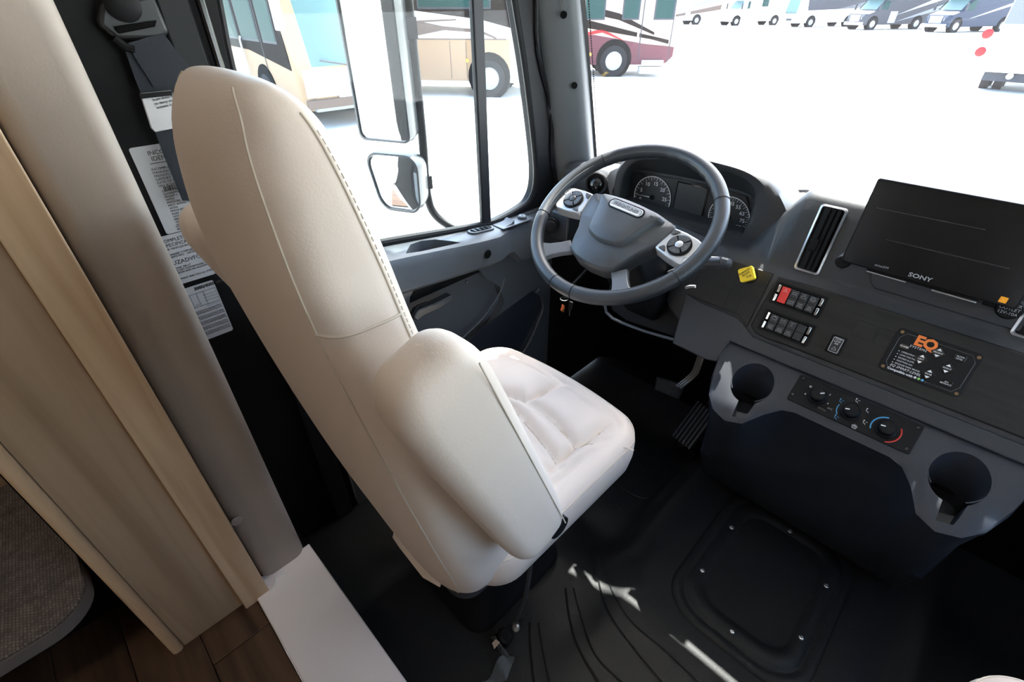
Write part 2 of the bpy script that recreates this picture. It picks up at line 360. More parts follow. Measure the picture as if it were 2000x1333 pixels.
# ------------------------------------------------------------------ cab side walls, doors, windows, pillars
WIN = [(1.00, 1.38), (1.023, 1.285), (1.058, 1.16), (1.083, 1.05), (1.105, .94), (1.117, .86), (1.114, .805), (1.095, .772), (1.066, .757), (1.0, .745), (.933, .741), (.80, .757), (.70, .772), (.558, .793), (.45, .806),
       (.37, .82), (.335, .85), (.325, .92), (.325, 1.05), (.325, 1.19), (.335, 1.285), (.342, 1.39), (.37, 1.44), (.44, 1.465), (.6, 1.47), (.78, 1.47), (.87, 1.463), (.935, 1.445), (.978, 1.42)]
WINS = [(p.x, p.y) for p in spline([(a, b, 0) for a, b in WIN], 3, True)]
def ring_plate(mb, x0, x1, outer):
    cx, cy = .70, 1.15; inn = WINS; out = []
    for y, z in inn:
        dy, dz = y-cy, z-cy; dz = z-cy; t = 1e9
        if dy > 0: t = min(t, (outer[2]-cx)/(y-cx) if y > cx else 1e9)
        k = []
        vy, vz = y-cx, z-cy
        if vy > 1e-6: k.append((outer[2]-cx)/vy)
        if vy < -1e-6: k.append((outer[0]-cx)/vy)
        if vz > 1e-6: k.append((outer[3]-cy)/vz)
        if vz < -1e-6: k.append((outer[1]-cy)/vz)
        t = min(k); out.append((cx+vy*t, cy+vz*t))
    r = lambda P, x: [(x, a, b) for a, b in P]
    mb.quadring([r(inn, x0), r(out, x0), r(out, x1), r(inn, x1), r(inn, x0)], True, (False, False)); return mb
door = empty_struct('door_1', (-1.0, .7, 0)); door['label'] = 'dark grey driver door with a pull handle and moulded recesses'
ring_plate(MB(), -1.045, -1.004, (.31, .60, 1.21, 1.72)).build('window_surround', BLACK, door, bevel=.004)
lo = MB().box((-1.05, .31, -.12), (-.990, 1.19, .74)).build('door_panel', DOORP, door)
def dpoly(pts, x): return [ox(px, py, x) for px, py in pts]
c1 = MB().prism(dpoly([(800, 580), (815, 552), (925, 513), (950, 545), (975, 560), (985, 590), (960, 640), (900, 690), (820, 650), (795, 625)], -.992), (-.035, 0, 0)); c1.v = [v+Vector((.01, 0, 0)) for v in c1.v]
cut(lo, [c1])
# sill ledge with pocket
def sill_z(y): return interp([(.31, .815), (.558, .786), (.80, .752), (.95, .737), (1.19, .733)], y)[0]
sm = MB(); rings = []
for k in range(24):
    y = .31+.88*k/23; z = sill_z(y)
    xo = interp([(.31, -.925), (.55, -.925), (.88, -.918), (.97, -.955), (1.19, -.955)], y)[0]; bz = interp([(.31, .70), (.85, .655), (.95, .655), (1.0, .60), (1.19, .58)], y)[0]
    rings.append([(-1.02, y, z), (xo-.03, y, z-.002), (xo-.010, y, z-.010), (xo-.002, y, z-.028), (xo, y, bz+.012), (xo-.012, y, bz), (-1.02, y, bz)])
sm.quadring(rings); sill = sm.build('sill_armrest', DOORP, door, angle=50)
pk = [(795, 507), (803, 488), (818, 474), (850, 470), (890, 470), (915, 475), (912, 482), (880, 497), (840, 506)]
pm = MB().prism([Vector((min(-.943, max(-.996, oz(a, b, .762).x)), oz(a, b, .762).y, .822)) for a, b in pk], (0, 0, -.112))
cut(sill, [pm])
q = ox(953, 497, -.918); MB().lathe((-.9195, q.y, q.z), (1, 0, 0), [(0, .0125), (.002, .0125), (.0025, .011)], 24, (False, True)).build('dark_hole_disc', DEEP, door)  # flat black disc, its colour stands for the shade inside a round hole
q = ox(913, 552, -.972); MB().lathe((q.x-.004, q.y, q.z), (1, 0, 0), [(0, .006), (.004, .006), (.005, .004)], 16).build('screw', DOORP, door)
hp = [ox(a, b, -.955) for a, b in ((808, 622), (818, 606), (850, 594), (884, 577), (887, 586), (860, 604), (828, 618), (815, 628))]
MB().prism(hp, (-.028, 0, 0)).build('door_handle', mat('handle_grey', (.038, .042, .046), .4), door, bevel=.004)
MB().tube([ox(803, 632, -.962), ox(806, 612, -.962), ox(816, 598, -.962), ox(832, 592, -.962)], .004, 8).build('handle_recess', BLACK, door)
MB().tube(spline([ox(a, b, -.989) for a, b in ((985, 545), (975, 575), (940, 625), (900, 665), (880, 690))], 6), .0025, 6).build('panel_crease', DOORP, door)
kp = [ox(a, b, -.985) for a, b in ((1045, 566), (1056, 575), (1060, 590), (1058, 605), (1035, 660), (1010, 700), (985, 740))]
MB().strip(spline(kp, 5), (0, .022, .008), (.012, 0, 0)).build('kick_trim', mat('kick_grey', (.05, .054, .06), .4), door, bevel=.003)
kp2 = [(a.x-.006, a.y, a.z) for a in spline(kp, 5)]
MB().prism([ox(a, b, -.989) for a, b in ((1040, 568), (1053, 577), (1057, 592), (1050, 612), (1010, 690), (970, 760), (860, 720), (940, 640))], (.004, 0, 0)).build('map_pocket', DASHB, door)
# fittings on the sill
q = ox(938, 452, -.985); SM = frame((-.982, q.y, sill_z(q.y)+.0), (0, 1, -.1), (-1, 0, 0))
vt = empty_struct('trim_4'); 
bpy.data.objects.remove(vt)
mbv = MB().flat(rrect(-.042, -.017, .042, .017, .016), .0, .004); v_ = mbv.build('defogger_vent', DOORP, door, local=False) if False else None
def local_part(mb, M, name, m, parent, **k):
    mb.v = [M @ v for v in mb.v]; return mb.build(name, m, parent, **k)
sv = local_part(MB().flat(rrect(-.046, -.016, .046, .016, .015), -.002, .004), SM, 'defogger_vent', PILP, door, bevel=.002)
local_part(MB().flat(rrect(-.038, -.010, .038, .010, .009), .002, .0045), SM, 'vent_opening', DEEP, sv)
for k in range(4): local_part(MB().box((-.026+.017*k-.002, -.010, .004), (-.026+.017*k+.002, .010, .006)), SM, 'vent_slat', PILP, sv)
q = ox(1000, 447, -.975); SW = frame((-.978, q.y, sill_z(q.y)+.001), (0, 1, -.02), (-1, 0, 0))
pl = local_part(MB().flat(rrect(-.060, -.026, .075, .022, .004), -.002, .003), SW, 'switch_plate', DOORP, door, bevel=.0015)
ws = MB().prism([(-.045, -.018, .003), (-.005, -.018, .003), (-.005, -.018, .014), (-.018, -.018, .006)], (0, .034, 0)); local_part(ws, SW, 'window_switch', PILP, pl)
local_part(MB().lathe((.045, -.002, .003), (0, 0, 1), [(0, .014), (.006, .014), (.009, .011), (.009, .004), (.007, .002)], 20), SW, 'mirror_knob', PILP, pl)

# driver-door window: seal, division bar, panes
win = empty_struct('window_1', (-1.02, .7, 1.1)); win['label'] = 'driver door window with a black division bar'
MB().tube([(-1.012, a, b) for a, b in WINS], .009, 8, True).build('window_seal', BLACK, win)
P0, P1 = ox(925, 0, -1.022), ox(945, 438, -1.022); dv = (P0-P1); PT = P1+dv*1.62; PB = P1-dv*.01
MB().strip([PB, PT], (0, .034, 0), (.016, 0, 0)).build('division_bar', mat('bar_black', (.014, .015, .017), .5, spec=.25), win, bevel=.004)
ycut = .905
rear = [(a, b) for a, b in WINS if a < ycut]; frontp = [(a, b) for a, b in WINS if a >= ycut]
MB().prism([(-1.026, a, b) for a, b in rear], (.003, 0, 0)).build('pane', GLASSD, win, smooth=False)
MB().prism([(-1.026, a, b) for a, b in sorted(frontp, key=lambda p: math.atan2(p[1]-1.1, p[0]-1.0))], (.003, 0, 0)).build('pane', GLASSD, win, smooth=False)

wl = MB(); wl.box((-1.06, .02, -.12), (-1.0005, .309, 1.75)); wl = wl.build('wall_left', BLACK, bevel=.004); struct(wl, 'black pillar wall with paper stickers behind the driver seat')
MB().strip([(-1.0, .262, .0), (-1.0, .262, 1.75)], (0, .05, 0), (.020, 0, 0)).build('pillar_trim', mat('pillar_dark', (.009, .0095, .011), .45, spec=.2), wl, bevel=.006)
MB().strip([(-.99, .300, .3), (-.99, .300, 1.75)], (0, .012, 0), (.016, 0, 0)).build('pillar_seal', BLACKG, wl, bevel=.004)
for (px, py) in ((330, 240),): pass
# right side, mirrored
rd = empty_struct('door_2', (1.0, .7, 0)); rd['label'] = 'passenger door'
ring_plate(MB(), 1.004, 1.045, (.31, .60, 1.21, 1.72)).build('window_surround', BLACK, rd)
MB().box((.99, .31, -.12), (1.05, 1.19, .74)).build('door_panel', DOORP, rd)
w3 = empty_struct('window_3', (1.02, .7, 1.1)); MB().prism([(1.026, a, b) for a, b in WINS], (.003, 0, 0)).build('pane', GLASSD, w3, smooth=False)
struct(MB().box((1.0005, .02, -.12), (1.06, .309, 1.75)).build('wall_right', BLACK))
for sx in (-1, 1):
    k = MB().box((min(sx*1.0005, sx*1.02), 1.191, -.12), (max(sx*1.0005, sx*1.02), 1.62, .80)).build('wall_left_front' if sx < 0 else 'wall_right_front', BLACK, smooth=False); struct(k)
fwl = MB().box((-1.02, 1.60, -.3), (1.02, 1.64, .70)).build('wall_front', DEEP, smooth=False); struct(fwl, 'dark firewall behind the pedals')
rf = MB().box((-1.06, .10, 1.73), (1.06, 1.10, 1.78)); rf = rf.build('ceiling', CEILM, smooth=False); struct(rf, 'cab headliner')

# A-pillars
def apillar(sx, name):
    sec = [(-1.004, 1.196), (-.985, 1.200), (-.962, 1.222), (-.938, 1.247), (-.926, 1.264), (-.924, 1.275), (-.930, 1.30), (-.95, 1.335), (-1.00, 1.35), (-1.022, 1.27), (-1.018, 1.215)]
    lv = []
    for z in (.70, .85, 1.0, 1.15, 1.3, 1.45, 1.6, 1.76):
        lv.append([(sx*-x if sx > 0 else x, y-.26*(z-.87), z) for x, y in sec])
    return MB().quadring(lv).build(name, PILP, angle=50)
ap = apillar(-1, 'trim_5'); struct(ap, 'grey plastic windscreen pillar trim with two screw holes')
for px, py in ((1101, 29), (1122, 167)):
    for X in [-.93]:
        q = ox(px, py, X)
    n = Vector((.70, -.70, .0)).normalized()
    yy = 1.250-.26*(q.z-.87)
    q = ox(px, py, -.937); MB().cyl(q-n*.01, q+n*.0015, .0085, n=20).build('screw_hole', DEEP, ap)
struct(apillar(1, 'trim_6'))
MB().tube([(-1.0, 1.192-.26*(z-.87)+.012*math.sin(z*20), z) for z in [.72+.05*k for k in range(21)]], .007, 8).build('door_seal', BLACKG, ap)

# windscreen
def ws_pt(u, v):                                      # u -1..1 across, v 0..1 up
    x = .955*u; yb = 1.74-.42*abs(u)**2.2; zb = .775+.095*u*u; yt = 1.478-.40*abs(u)**6; zt = 1.468+.04*u*u
    return Vector((x*(1-.03*v), yb+(yt-yb)*v, zb+(zt-zb)*v))
wsn = empty_struct('window_2', (0, 1.6, 1.1)); wsn['label'] = 'wide windscreen with a dotted black border'
U, V = 32, 10
g = MB(); g.v = [ws_pt(1.02*(-1+2*i/U), j/V) for j in range(V+1) for i in range(U+1)]; g.f = [(j*(U+1)+i, j*(U+1)+i+1, (j+1)*(U+1)+i+1, (j+1)*(U+1)+i) for j in range(V) for i in range(U)]
g.build('pane', GLASSW, wsn)
off = Vector((.002, -.006, 0))
for sx in (-1, 1):
    g = MB(); nV = 24; us = (1.02, 1.0, .985)
    g.v = [ws_pt(sx*u, j/nV)+Vector((-sx*.004, -.004, 0)) for j in range(nV+1) for u in us]
    g.f = [(j*3+i, j*3+i+1, (j+1)*3+i+1, (j+1)*3+i) for j in range(nV) for i in range(2)]
    g.build('frit_band', mat('frit', (.02, .02, .02), .6), wsn)
    dots = MB()
    for j in range(110):
        c = ws_pt(sx*.981, (j+.5)/110)+Vector((-sx*.004, -.004, 0)); a = Vector((.0028, .0, 0)); b = Vector((0, -.0008, .0028))
        dots.v += [c-a, c-b, c+a, c+b]; k = len(dots.v)-4; dots.f.append((k, k+1, k+2, k+3))
    d_ = dots.build('frit_dots', mat('frit', (.02, .02, .02), .6), wsn, smooth=False); d_['kind'] = 'stuff'
hd = MB(); rings = []
for i in range(33):
    u = -1+2*i/32; p = ws_pt(u, 1.0)
    rings.append([p+Vector((0, -.012, -.012)), p+Vector((0, .004, -.010)), p+Vector((0, -.05, .13)), Vector((p.x, 1.08 if abs(u) < .999 else 1.0, 1.78)), Vector((p.x, min(p.y-.10, 1.08), 1.72)), ])
hd.quadring(rings); struct(hd.build('trim_7', CEILM), 'header above the windscreen')

# bonnet of this motorhome, seen only as glare past the dash
bn = MB(); rings = []
for k in range(10):
    y = 1.80+.15*k; z = .70-.035*k-.012*k*k*.6; ww = .95-.03*k
    rings.append([(-ww, y, z-.14), (-ww*.8, y, z-.03), (-ww*.4, y, z), (ww*.4, y, z), (ww*.8, y, z-.03), (ww, y, z-.14), (ww, y, -.6), (-ww, y, -.6)])
bn.quadring(rings); tag(bn.build('bonnet', WHITEP), 'white painted sloping bonnet of this vehicle past the dash top', 'bonnet')
wp = thing('windscreen_wiper', 'thin black wiper resting below the windscreen above the dash', 'wiper', (-.4, 1.83, .78))
MB().tube([oy(1530, 381, 1.80), oy(1550, 374, 1.80), oy(1570, 373, 1.80), oy(1595, 376, 1.80)], .006, 6).build('wiper_arm', BLACK, wp)
MB().tube([oy(1618, 374, 1.83), oy(1660, 380, 1.83), oy(1700, 388, 1.83)], .006, 6).build('wiper_blade', BLACK, wp)

# ================================================================== DASHBOARD
TR = frame((0, 1.06, .608), (1, 0, 0), (0, .08, .16))            # wood trim plane
CON = frame((0, 1.05, .586), (1, 0, 0), (0, .05, .038))          # sloping console top
VE = frame((0, 1.148, .78), (1, 0, 0), (0, .045, .17))           # upper pod face
dash = thing('dashboard', 'dark grey dashboard with black wood trim across the cab', 'dashboard', (0, 1.3, .55))
def ztop(x): return interp([(-.95, .875), (-.80, .880), (-.77, .80), (-.36, .80), (-.325, .862), (-.305, .895), (-.290, .922), (-.278, .938), (-.266, .944), (.95, .944)], x)[0]
rings = []
xs = [-.955, -.90, -.80, -.77, -.60, -.44, -.36, -.34, -.325, -.315, -.305, -.297, -.290, -.284, -.278, -.272, -.266, -.25, -.1, .1, .3, .5, .7, .85, .955]
for x in xs:
    u = x/.955; f = ws_pt(u, 0); zt = ztop(x); k = sstep(-.46, -.43, x); bk = 0 if k > .5 else 1
    pf = lambda y, yl: y*(1-bk)+yl*bk
    rings.append([(x, max(f.y-.015, 1.27), f.z-.005+.0*zt), (x, 1.30 if zt > .897 else 1.28, zt-.012 if zt > .897 else zt-.004), (x, 1.235, zt), (x, 1.208, zt-.003), (x, 1.192, zt-.018), (x, 1.150 if zt > .897 else 1.165+.04*bk, .785),
                  (x, pf(1.148, 1.21), .776), (x, pf(1.140, 1.21), .772), (x, pf(1.060, 1.20), .600), (x, pf(1.075, 1.20), .578), (x, 1.25, .56), (x, 1.55, .55)])
mb = MB().quadring(rings); mb.build('dash_body', DASH, dash, angle=55)

def trp(pts, h0, h1): m = MB(); m.flat(pts, h0, h1); m.v = [TR @ v for v in m.v]; return m
# bolster and ledge below the wood
trp([(-.445, .058), (-.402, .050), (-.305, .048), (-.284, .039), (-.252, .020), (-.20, .020), (.95, .022), (.95, -.012), (-.295, -.012), (-.300, -.070), (-.33, -.078), (-.425, -.075)], -.03, .0035).build('knee_bolster', DASH, dash, bevel=.004, seg=3)
left = [(-.435, .172), (-.300, .172), (-.272, .172), (-.275, .035), (-.288, .046), (-.305, .055), (-.402, .056), (-.44, .062)]
trp(left, -.01, .004).build('wood_trim', TRIMW, dash, bevel=.002)
right_ = [(-.262, .170), (-.205, .172), (.95, .172), (.95, .034), (-.19, .029), (-.222, .027), (-.25, .029), (-.268, .042)]
trp(right_, -.01, .0075).build('wood_trim', TRIMW, dash, bevel=.004, seg=3)
for x0, x1 in ((-.06, -.022), (-.018, .018)):
    trp(rrect(x0-.02, .100, x1-.022, .135, .003), .006, .0082).build('blank_plate', TRIMW, dash, bevel=.0006)
trp(rrect(-.345, .058, -.312, .135, .004), .002, .0045).build('blank_plate', TRIMW, dash, bevel=.0006)
# upper pod vents
def vent(x0, x1):
    M = VE; mk = lambda m: (setattr(m, 'v', [M @ v for v in m.v]) or m)
    o_ = rrect(x0, .004, x1, .150, .007); i_ = rrect(x0+.005, .009, x1-.005, .145, .005)
    v = mk(MB().flat(i_, -.001, .0012)).build('air_vent', DEEP, dash)
    m = MB(); m.quadring([[(x, y, -.002) for x, y in i_], [(x, y, .004) for x, y in i_], [(x*.75+a*.25, y*.75+b*.25, .0062) for (x, y), (a, b) in zip(i_, o_)], [(x, y, .0045) for x, y in o_], [(x, y, -.002) for x, y in o_]], True, (False, False))
    mk(m).build('vent_bezel', SILVER, v, angle=60)
    for k in range(3):
        xx = x0+.010+(x1-x0-.02)*(k+.5)/3
        b = MB().prism([(xx-.008, .010, .0012), (xx-.006, .010, .0012), (xx+.006, .010, .0075), (xx+.004, .010, .0078)], (0, .134, 0)); mk(b).build('vent_slat', BLACK, v)
    mk(MB().box((x0+.009, .052, .003), (x0+.026, .078, .010))).build('vent_tab', BLACK, v, bevel=.001)
    return v
vent(-.2395, -.1875); vent(.135, .187)
# stereo mount recess
M = VE
mk = lambda m, M: (setattr(m, 'v', [M @ v for v in m.v]) or m)
mk(MB().flat([(-.128, .056), (.155, .056), (.155, .022), (.145, .012), (-.082, .012), (-.094, .022), (-.105, .05)], -.002, .003), VE).build('stereo_recess', DASH, dash, bevel=.003)
# round vent on the left of the dash
q = oy(1165, 360, 1.175); ax = Vector((.32, -.92, .2)).normalized()
rv_ = MB().lathe(q, ax, [(-.06, .034), (.003, .034), (.006, .031), (.004, .026), (-.004, .024)], 32, (False, True)).build('round_vent', BLACK, dash)
m = MB(); m.lathe(q+ax*.001, ax, [(-.01, .019), (.004, .018), (.009, .013), (.011, .006)], 24); m.build('vent_ball', BLACKG, rv_)
# instrument hood
out_ = [(-.785, .70), (-.785, .85), (-.770, .905), (-.715, .950), (-.60, .966), (-.48, .966), (-.405, .957), (-.352, .930), (-.308, .884), (-.278, .832), (-.264, .778)]
inn_ = [(-.752, .728), (-.757, .84), (-.742, .895), (-.70, .927), (-.60, .941), (-.48, .941), (-.420, .932), (-.392, .912), (-.382, .88), (-.385, .82), (-.402, .728)]
fac_ = [(-.768, .722), (-.772, .84), (-.765, .868), (-.74, .878), (-.62, .884), (-.52, .886), (-.44, .882), (-.415, .872), (-.408, .855), (-.410, .80), (-.425, .722)]
ol = [(p.x, p.y) for p in spline([(a, b, 0) for a, b in out_], 4)]; il = [(p.x, p.y) for p in spline([(a, b, 0) for a, b in inn_], 4)]; fcl = [(p.x, p.y) for p in spline([(a, b, 0) for a, b in fac_], 4)]
m = MB(); m.quadring([[(x, 1.50, .70+(z-.70)*.55) for x, z in ol], [(x, 1.36, .70+(z-.70)*.88) for x, z in ol], [(x, 1.24, .70+(z-.70)*.99) for x, z in ol], [(x*.97+a*.03, 1.212, z*.97+b*.03) for (x, z), (a, b) in zip(ol, il)],
                   [(x*.7+a*.3, 1.202, z*.7+b*.3) for (x, z), (a, b) in zip(ol, il)], [(x*.15+a*.85, 1.204, z*.15+b*.85) for (x, z), (a, b) in zip(ol, il)], [(a, 1.210, b) for a, b in il], [(a, 1.281, b) for a, b in fcl]], True, (False, True))
m.build('instrument_hood', DASH, dash, angle=50)
# lower column panel
m = MB(); m.prism([(-.74, 1.205, .735), (-.40, 1.205, .735), (-.415, 1.09, .520), (-.60, 1.08, .505), (-.655, 1.085, .515), (-.69, 1.10, .54)], (0, .02, 0)); m.build('lower_panel', BLACK, dash, bevel=.004)
MB().tube([oy(1182, 598, 1.07), oy(1184, 610, 1.07), oy(1196, 622, 1.07), oy(1215, 631, 1.07), oy(1260, 648, 1.07), oy(1310, 662, 1.07), oy(1342, 668, 1.07)], .0045, 8).build('panel_lip', mat('lip', (.09, .095, .105), .35), dash)

# gauge cluster
GM = frame((0, 1.2795, .80), (1, 0, 0), (0, 0, 1))
gc = thing('gauge_cluster', 'black instrument cluster with white-ringed dials behind the steering wheel', 'gauge', M=GM)
FACE = mat('cluster_face', (.014, .015, .016), .35)
m = MB().flat([(x, z-.80) for x, z in [(-.760, .727), (-.765, .84), (-.752, .868), (-.62, .878), (-.52, .880), (-.43, .874), (-.418, .855), (-.420, .80), (-.432, .727)]], 0, .003); m.build('face_plate', FACE, gc, local=True)
def gauge(px, py, ex, a0, a1, marks, needle, nums):
    cx, cy = onp(GM, px, py); ex_, ey_ = onp(GM, ex, py); r = abs(ex_-cx)
    g_ = MB().lathe((cx, cy, .003), (0, 0, 1), [(0, r*1.02), (.0015, r*1.02)], 40).build('gauge_dial', mat('dial', (.020, .021, .023), .4), gc, local=True)
    MB().torus(r, .0011, (cx, cy, .005), 48, 6, R(a0), R(a1)).build('gauge_ring', WHITE, g_, local=True)
    tk = MB()
    for k in range(marks):
        t = R(a0+(a1-a0)*k/(marks-1)); c, s_ = math.cos(t), math.sin(t); L = .16 if k % 2 == 0 else .09
        a = Vector((cx+r*.97*c, cy+r*.97*s_, .0046)); b = Vector((cx+r*(.97-L)*c, cy+r*(.97-L)*s_, .0046)); n = Vector((-s_, c, 0))*.0004
        tk.v += [a-n, a+n, b+n, b-n]; i = len(tk.v)-4; tk.f.append((i, i+1, i+2, i+3))
    tk.build('tick_marks', WHITE, g_, local=True, smooth=False)
    t = R(needle); MB().prism([(cx-.0012*-math.sin(t), cy-.0012*math.cos(t), .0055), (cx+.0012*-math.sin(t), cy+.0012*math.cos(t), .0055), (cx+r*.9*math.cos(t), cy+r*.9*math.sin(t), .0055)], (0, 0, .001)).build('needle', WHITE, g_, local=True)
    MB().lathe((cx, cy, .0045), (0, 0, 1), [(0, r*.13), (.003, r*.12)], 16).build('needle_hub', BLACK, g_, local=True)
    for k, nm in enumerate(nums):
        t = R(a0+(a1-a0)*k/(len(nums)-1)); text(nm, g_, cx+r*.68*math.cos(t), cy+r*.68*math.sin(t), r*.26, WHITE, .0048)
    return g_
gauge(1275, 385, 1240, 200, -35, 25, 183, ['0', '5', '10', '15', '20', '25', '30'])
gauge(1424, 424, 1384, 210, -30, 33, 192, ['5', '15', '25', '35', '45', '55', '65', '75', '85'])
gauge(1281, 417, 1268, 200, -20, 9, 150, ['0', '75', '150']); gauge(1246, 410, 1234, 200, -20, 9, 150, ['0', '75', '150'])
gauge(1387, 447, 1371, 180, 0, 9, 178, ['E', '1/2', 'F']); gauge(1434, 464, 1418, 180, 0, 9, 178, ['100', '190', '250'])
sp = [onp(GM, *p) for p in ((1332, 357), (1388, 370), (1361, 444), (1308, 430))]
x0, x1, y0, y1 = (sp[0][0]+sp[3][0])/2, (sp[1][0]+sp[2][0])/2, (sp[2][1]+sp[3][1])/2, (sp[0][1]+sp[1][1])/2
MB().flat(rrect(x0-.004, y0-.004, x1+.004, y1+.004, .004), .003, .005).build('display_frame', BLACKG, gc, local=True)
MB().flat(rrect(x0, y0, x1, y1, .002), .005, .0056).build('display', mat('display_grey', (.045, .046, .048), .25), gc, local=True)

# parking brake knob
PM = TR @ Matrix.Translation((*onp(TR, 1458, 536, .035), .0))
pk_ = thing('parking_brake_knob', 'yellow diamond parking brake knob on the wood trim', 'knob', M=PM)
MB().lathe((0, 0, .004), (0, 0, 1), [(0, .019), (.002, .019), (.002, .012), (.020, .011)], 24).build('collar', BLACK, pk_, local=True)
kn = MB(); base = rrect(-.0165, -.0165, .0165, .0165, .005); rot = lambda P, s, z: [(s*(x*math.cos(.62)-y*math.sin(.62)), s*(x*math.sin(.62)+y*math.cos(.62)), z) for x, y in P]
kn.quadring([rot(base, .75, .020), rot(base, .98, .024), rot(base, 1, .034), rot(base, .96, .038)]); kn.build('knob', YELLOW, pk_, local=True)
text('PARKING\nBRAKE', pk_, -.003, .002, .0062, INK, .0384, rot=.95); text('>>', pk_, .008, -.003, .011, INK, .0384, rot=.75)
# the dash around the knob carries no other parts

# switch banks
def bank(name, x0, y0, x1, y1, cols, lab):
    M = TR @ Matrix.Translation((x0, y0, .0075)); W_, H_ = x1-x0, y1-y0
    b = thing('switch_bank', lab, 'switch bank', M=M, group='switch banks on the dash')
    fr = MB(); i_ = rrect(.002, .002, W_-.002, H_-.002, .003); o_ = rrect(-.003, -.003, W_+.003, H_+.003, .004)
    fr.quadring([[(x, y, -.002) for x, y in i_], [(x, y, .003) for x, y in i_], [(x, y, .003) for x, y in o_], [(x, y, -.002) for x, y in o_]], True, (False, False)); fr.build('bezel', BLACK, b, local=True)
    MB().flat(i_, -.003, .0008).build('back_plate', DEEP, b, local=True)
    for xx in (.0035, W_-.0095):
        MB().box((xx, .003, .001), (xx+.006, H_*.44, .005)).build('chrome_clip', CHROME, b, local=True, bevel=.001); MB().box((xx, H_*.54, .001), (xx+.006, H_-.003, .005)).build('chrome_clip', CHROME, b, local=True, bevel=.001)
    n = 4; cw = (W_-.024)/n
    for k, (t1, t2, m) in enumerate(cols):
        cx = .012+cw*(k+.5); sw = MB()
        prof = [(.004, .001), (.004, .0055), (H_*.47, .0075), (H_*.53, .0075), (H_-.004, .0105), (H_-.004, .001)]
        sw.prism([(cx-cw*.46, y, z) for y, z in prof], (cw*.92, 0, 0)); s_ = sw.build('rocker_switch', m, b, local=True, bevel=.0012)
        MB().box((cx-cw*.46, H_*.488, .0068), (cx+cw*.46, H_*.512, .0082)).build('switch_groove', DEEP if m is not RED else RED, b, local=True)
        if t2: text(t2, b, cx, H_*.27, .0046, GREYP, .0074)
        icon = MB(); iy = H_*.74; iz = .0098
        if t1 == 'tri':
            P = [(cx-.0045, iy-.0035), (cx+.0045, iy-.0035), (cx, iy+.0045)]; icon.tube([(x, y, iz+.0008) for x, y in P], .0005, 4, True); P = [(a*.5+cx*.5, bb*.5+(iy-.0006)*.5) for a, bb in P]; icon.tube([(x, y, iz+.0008) for x, y in P], .0004, 4, True)
        elif t1 == 'lamp':
            icon.tube([(cx-.005, iy+.002, iz), (cx+.005, iy+.002, iz), (cx+.003, iy-.002, iz), (cx-.003, iy-.002, iz)], .0005, 4, True); icon.tube([(cx-.005, iy-.004, iz-.001), (cx-.003, iy-.0025, iz)], .0004, 4); icon.tube([(cx+.005, iy-.004, iz-.001), (cx+.003, iy-.0025, iz)], .0004, 4)
        elif t1 == 'car':
            icon.tube([(cx-.005, iy-.004, iz-.0004), (cx-.005, iy-.001, iz), (cx-.002, iy+.0005, iz), (cx+.003, iy+.0005, iz), (cx+.005, iy-.002, iz), (cx+.005, iy-.004, iz-.0004)], .0005, 4, True); icon.tube([(cx-.004, iy+.004, iz), (cx+.004, iy+.004, iz)], .0005, 4)
        elif t1 == 'mir':
            icon.tube([(cx+.005*math.cos(t*.785), iy+.0045*math.sin(t*.785), iz) for t in range(8)], .0005, 4, True); icon.tube([(cx-.003, iy-.002, iz), (cx, iy+.003, iz), (cx+.003, iy-.002, iz)], .0005, 4, True)
        elif t1 == 'eng':
            icon.tube([(cx-.005, iy-.002, iz), (cx-.005, iy+.002, iz), (cx-.002, iy+.0035, iz), (cx+.002, iy+.0035, iz), (cx+.005, iy+.001, iz), (cx+.005, iy-.003, iz), (cx-.002, iy-.003, iz)], .0005, 4, True); icon.tube([(cx-.002, iy+.005, iz), (cx+.002, iy+.005, iz)], .0004, 4)
        elif t1 == 'bat':
            icon.tube([(cx-.005, iy-.003, iz), (cx-.005, iy+.002, iz), (cx+.005, iy+.002, iz), (cx+.005, iy-.003, iz)], .0005, 4, True); icon.tube([(cx-.003, iy+.002, iz), (cx-.003, iy+.0038, iz)], .0006, 4); icon.tube([(cx+.003, iy+.002, iz), (cx+.003, iy+.0038, iz)], .0006, 4)
        elif t1 == 'axl':
            icon.tube([(cx, iy-.003, iz), (cx, iy+.003, iz)], .0005, 4); icon.tube([(cx-.004, iy+.003, iz), (cx+.004, iy+.003, iz)], .0005, 4); icon.tube([(cx-.003, iy-.003, iz), (cx+.003, iy-.003, iz)], .0005, 4)
        if icon.v: icon.build('switch_icon', GREYP if m is not RED else mat('pale_red', (.85, .45, .42), .5), b, local=True)
    return b
SWB = mat('switch_black', (.016, .017, .019), .4)
bank('a', -.252, .111, -.150, .156, [('tri', '', RED), ('lamp', 'DOME\nLIGHT', SWB), ('car', 'STEP\nWELL', SWB), ('mir', 'MIR\nHEAT', SWB)], 'upper bank of four rocker switches, the first one red')
bank('b', -.248, .045, -.146, .090, [('eng', 'FAST\nIDLE', SWB), ('bat', 'AUX\nSTART', SWB), ('axl', 'DIFF\nLOCK', SWB), ('', '', SWB)], 'lower bank of four all-black rocker switches')
TM = TR @ Matrix.Translation((-.094, .070, .0075)); ts = thing('warning_switch', 'single black rocker switch with white outline marked TOW LOW AIR', 'switch', M=TM)
MB().flat(rrect(-.0145, -.0205, .0145, .0205, .003), -.003, .003).build('bezel', BLACK, ts, local=True, bevel=.001)
MB().prism([(-.0105, -.0175, .002), (-.0105, -.0175, .006), (-.0105, .0, .0065), (-.0105, .0175, .009), (-.0105, .0175, .002)], (.021, 0, 0)).build('rocker', SWB, ts, local=True, bevel=.001)
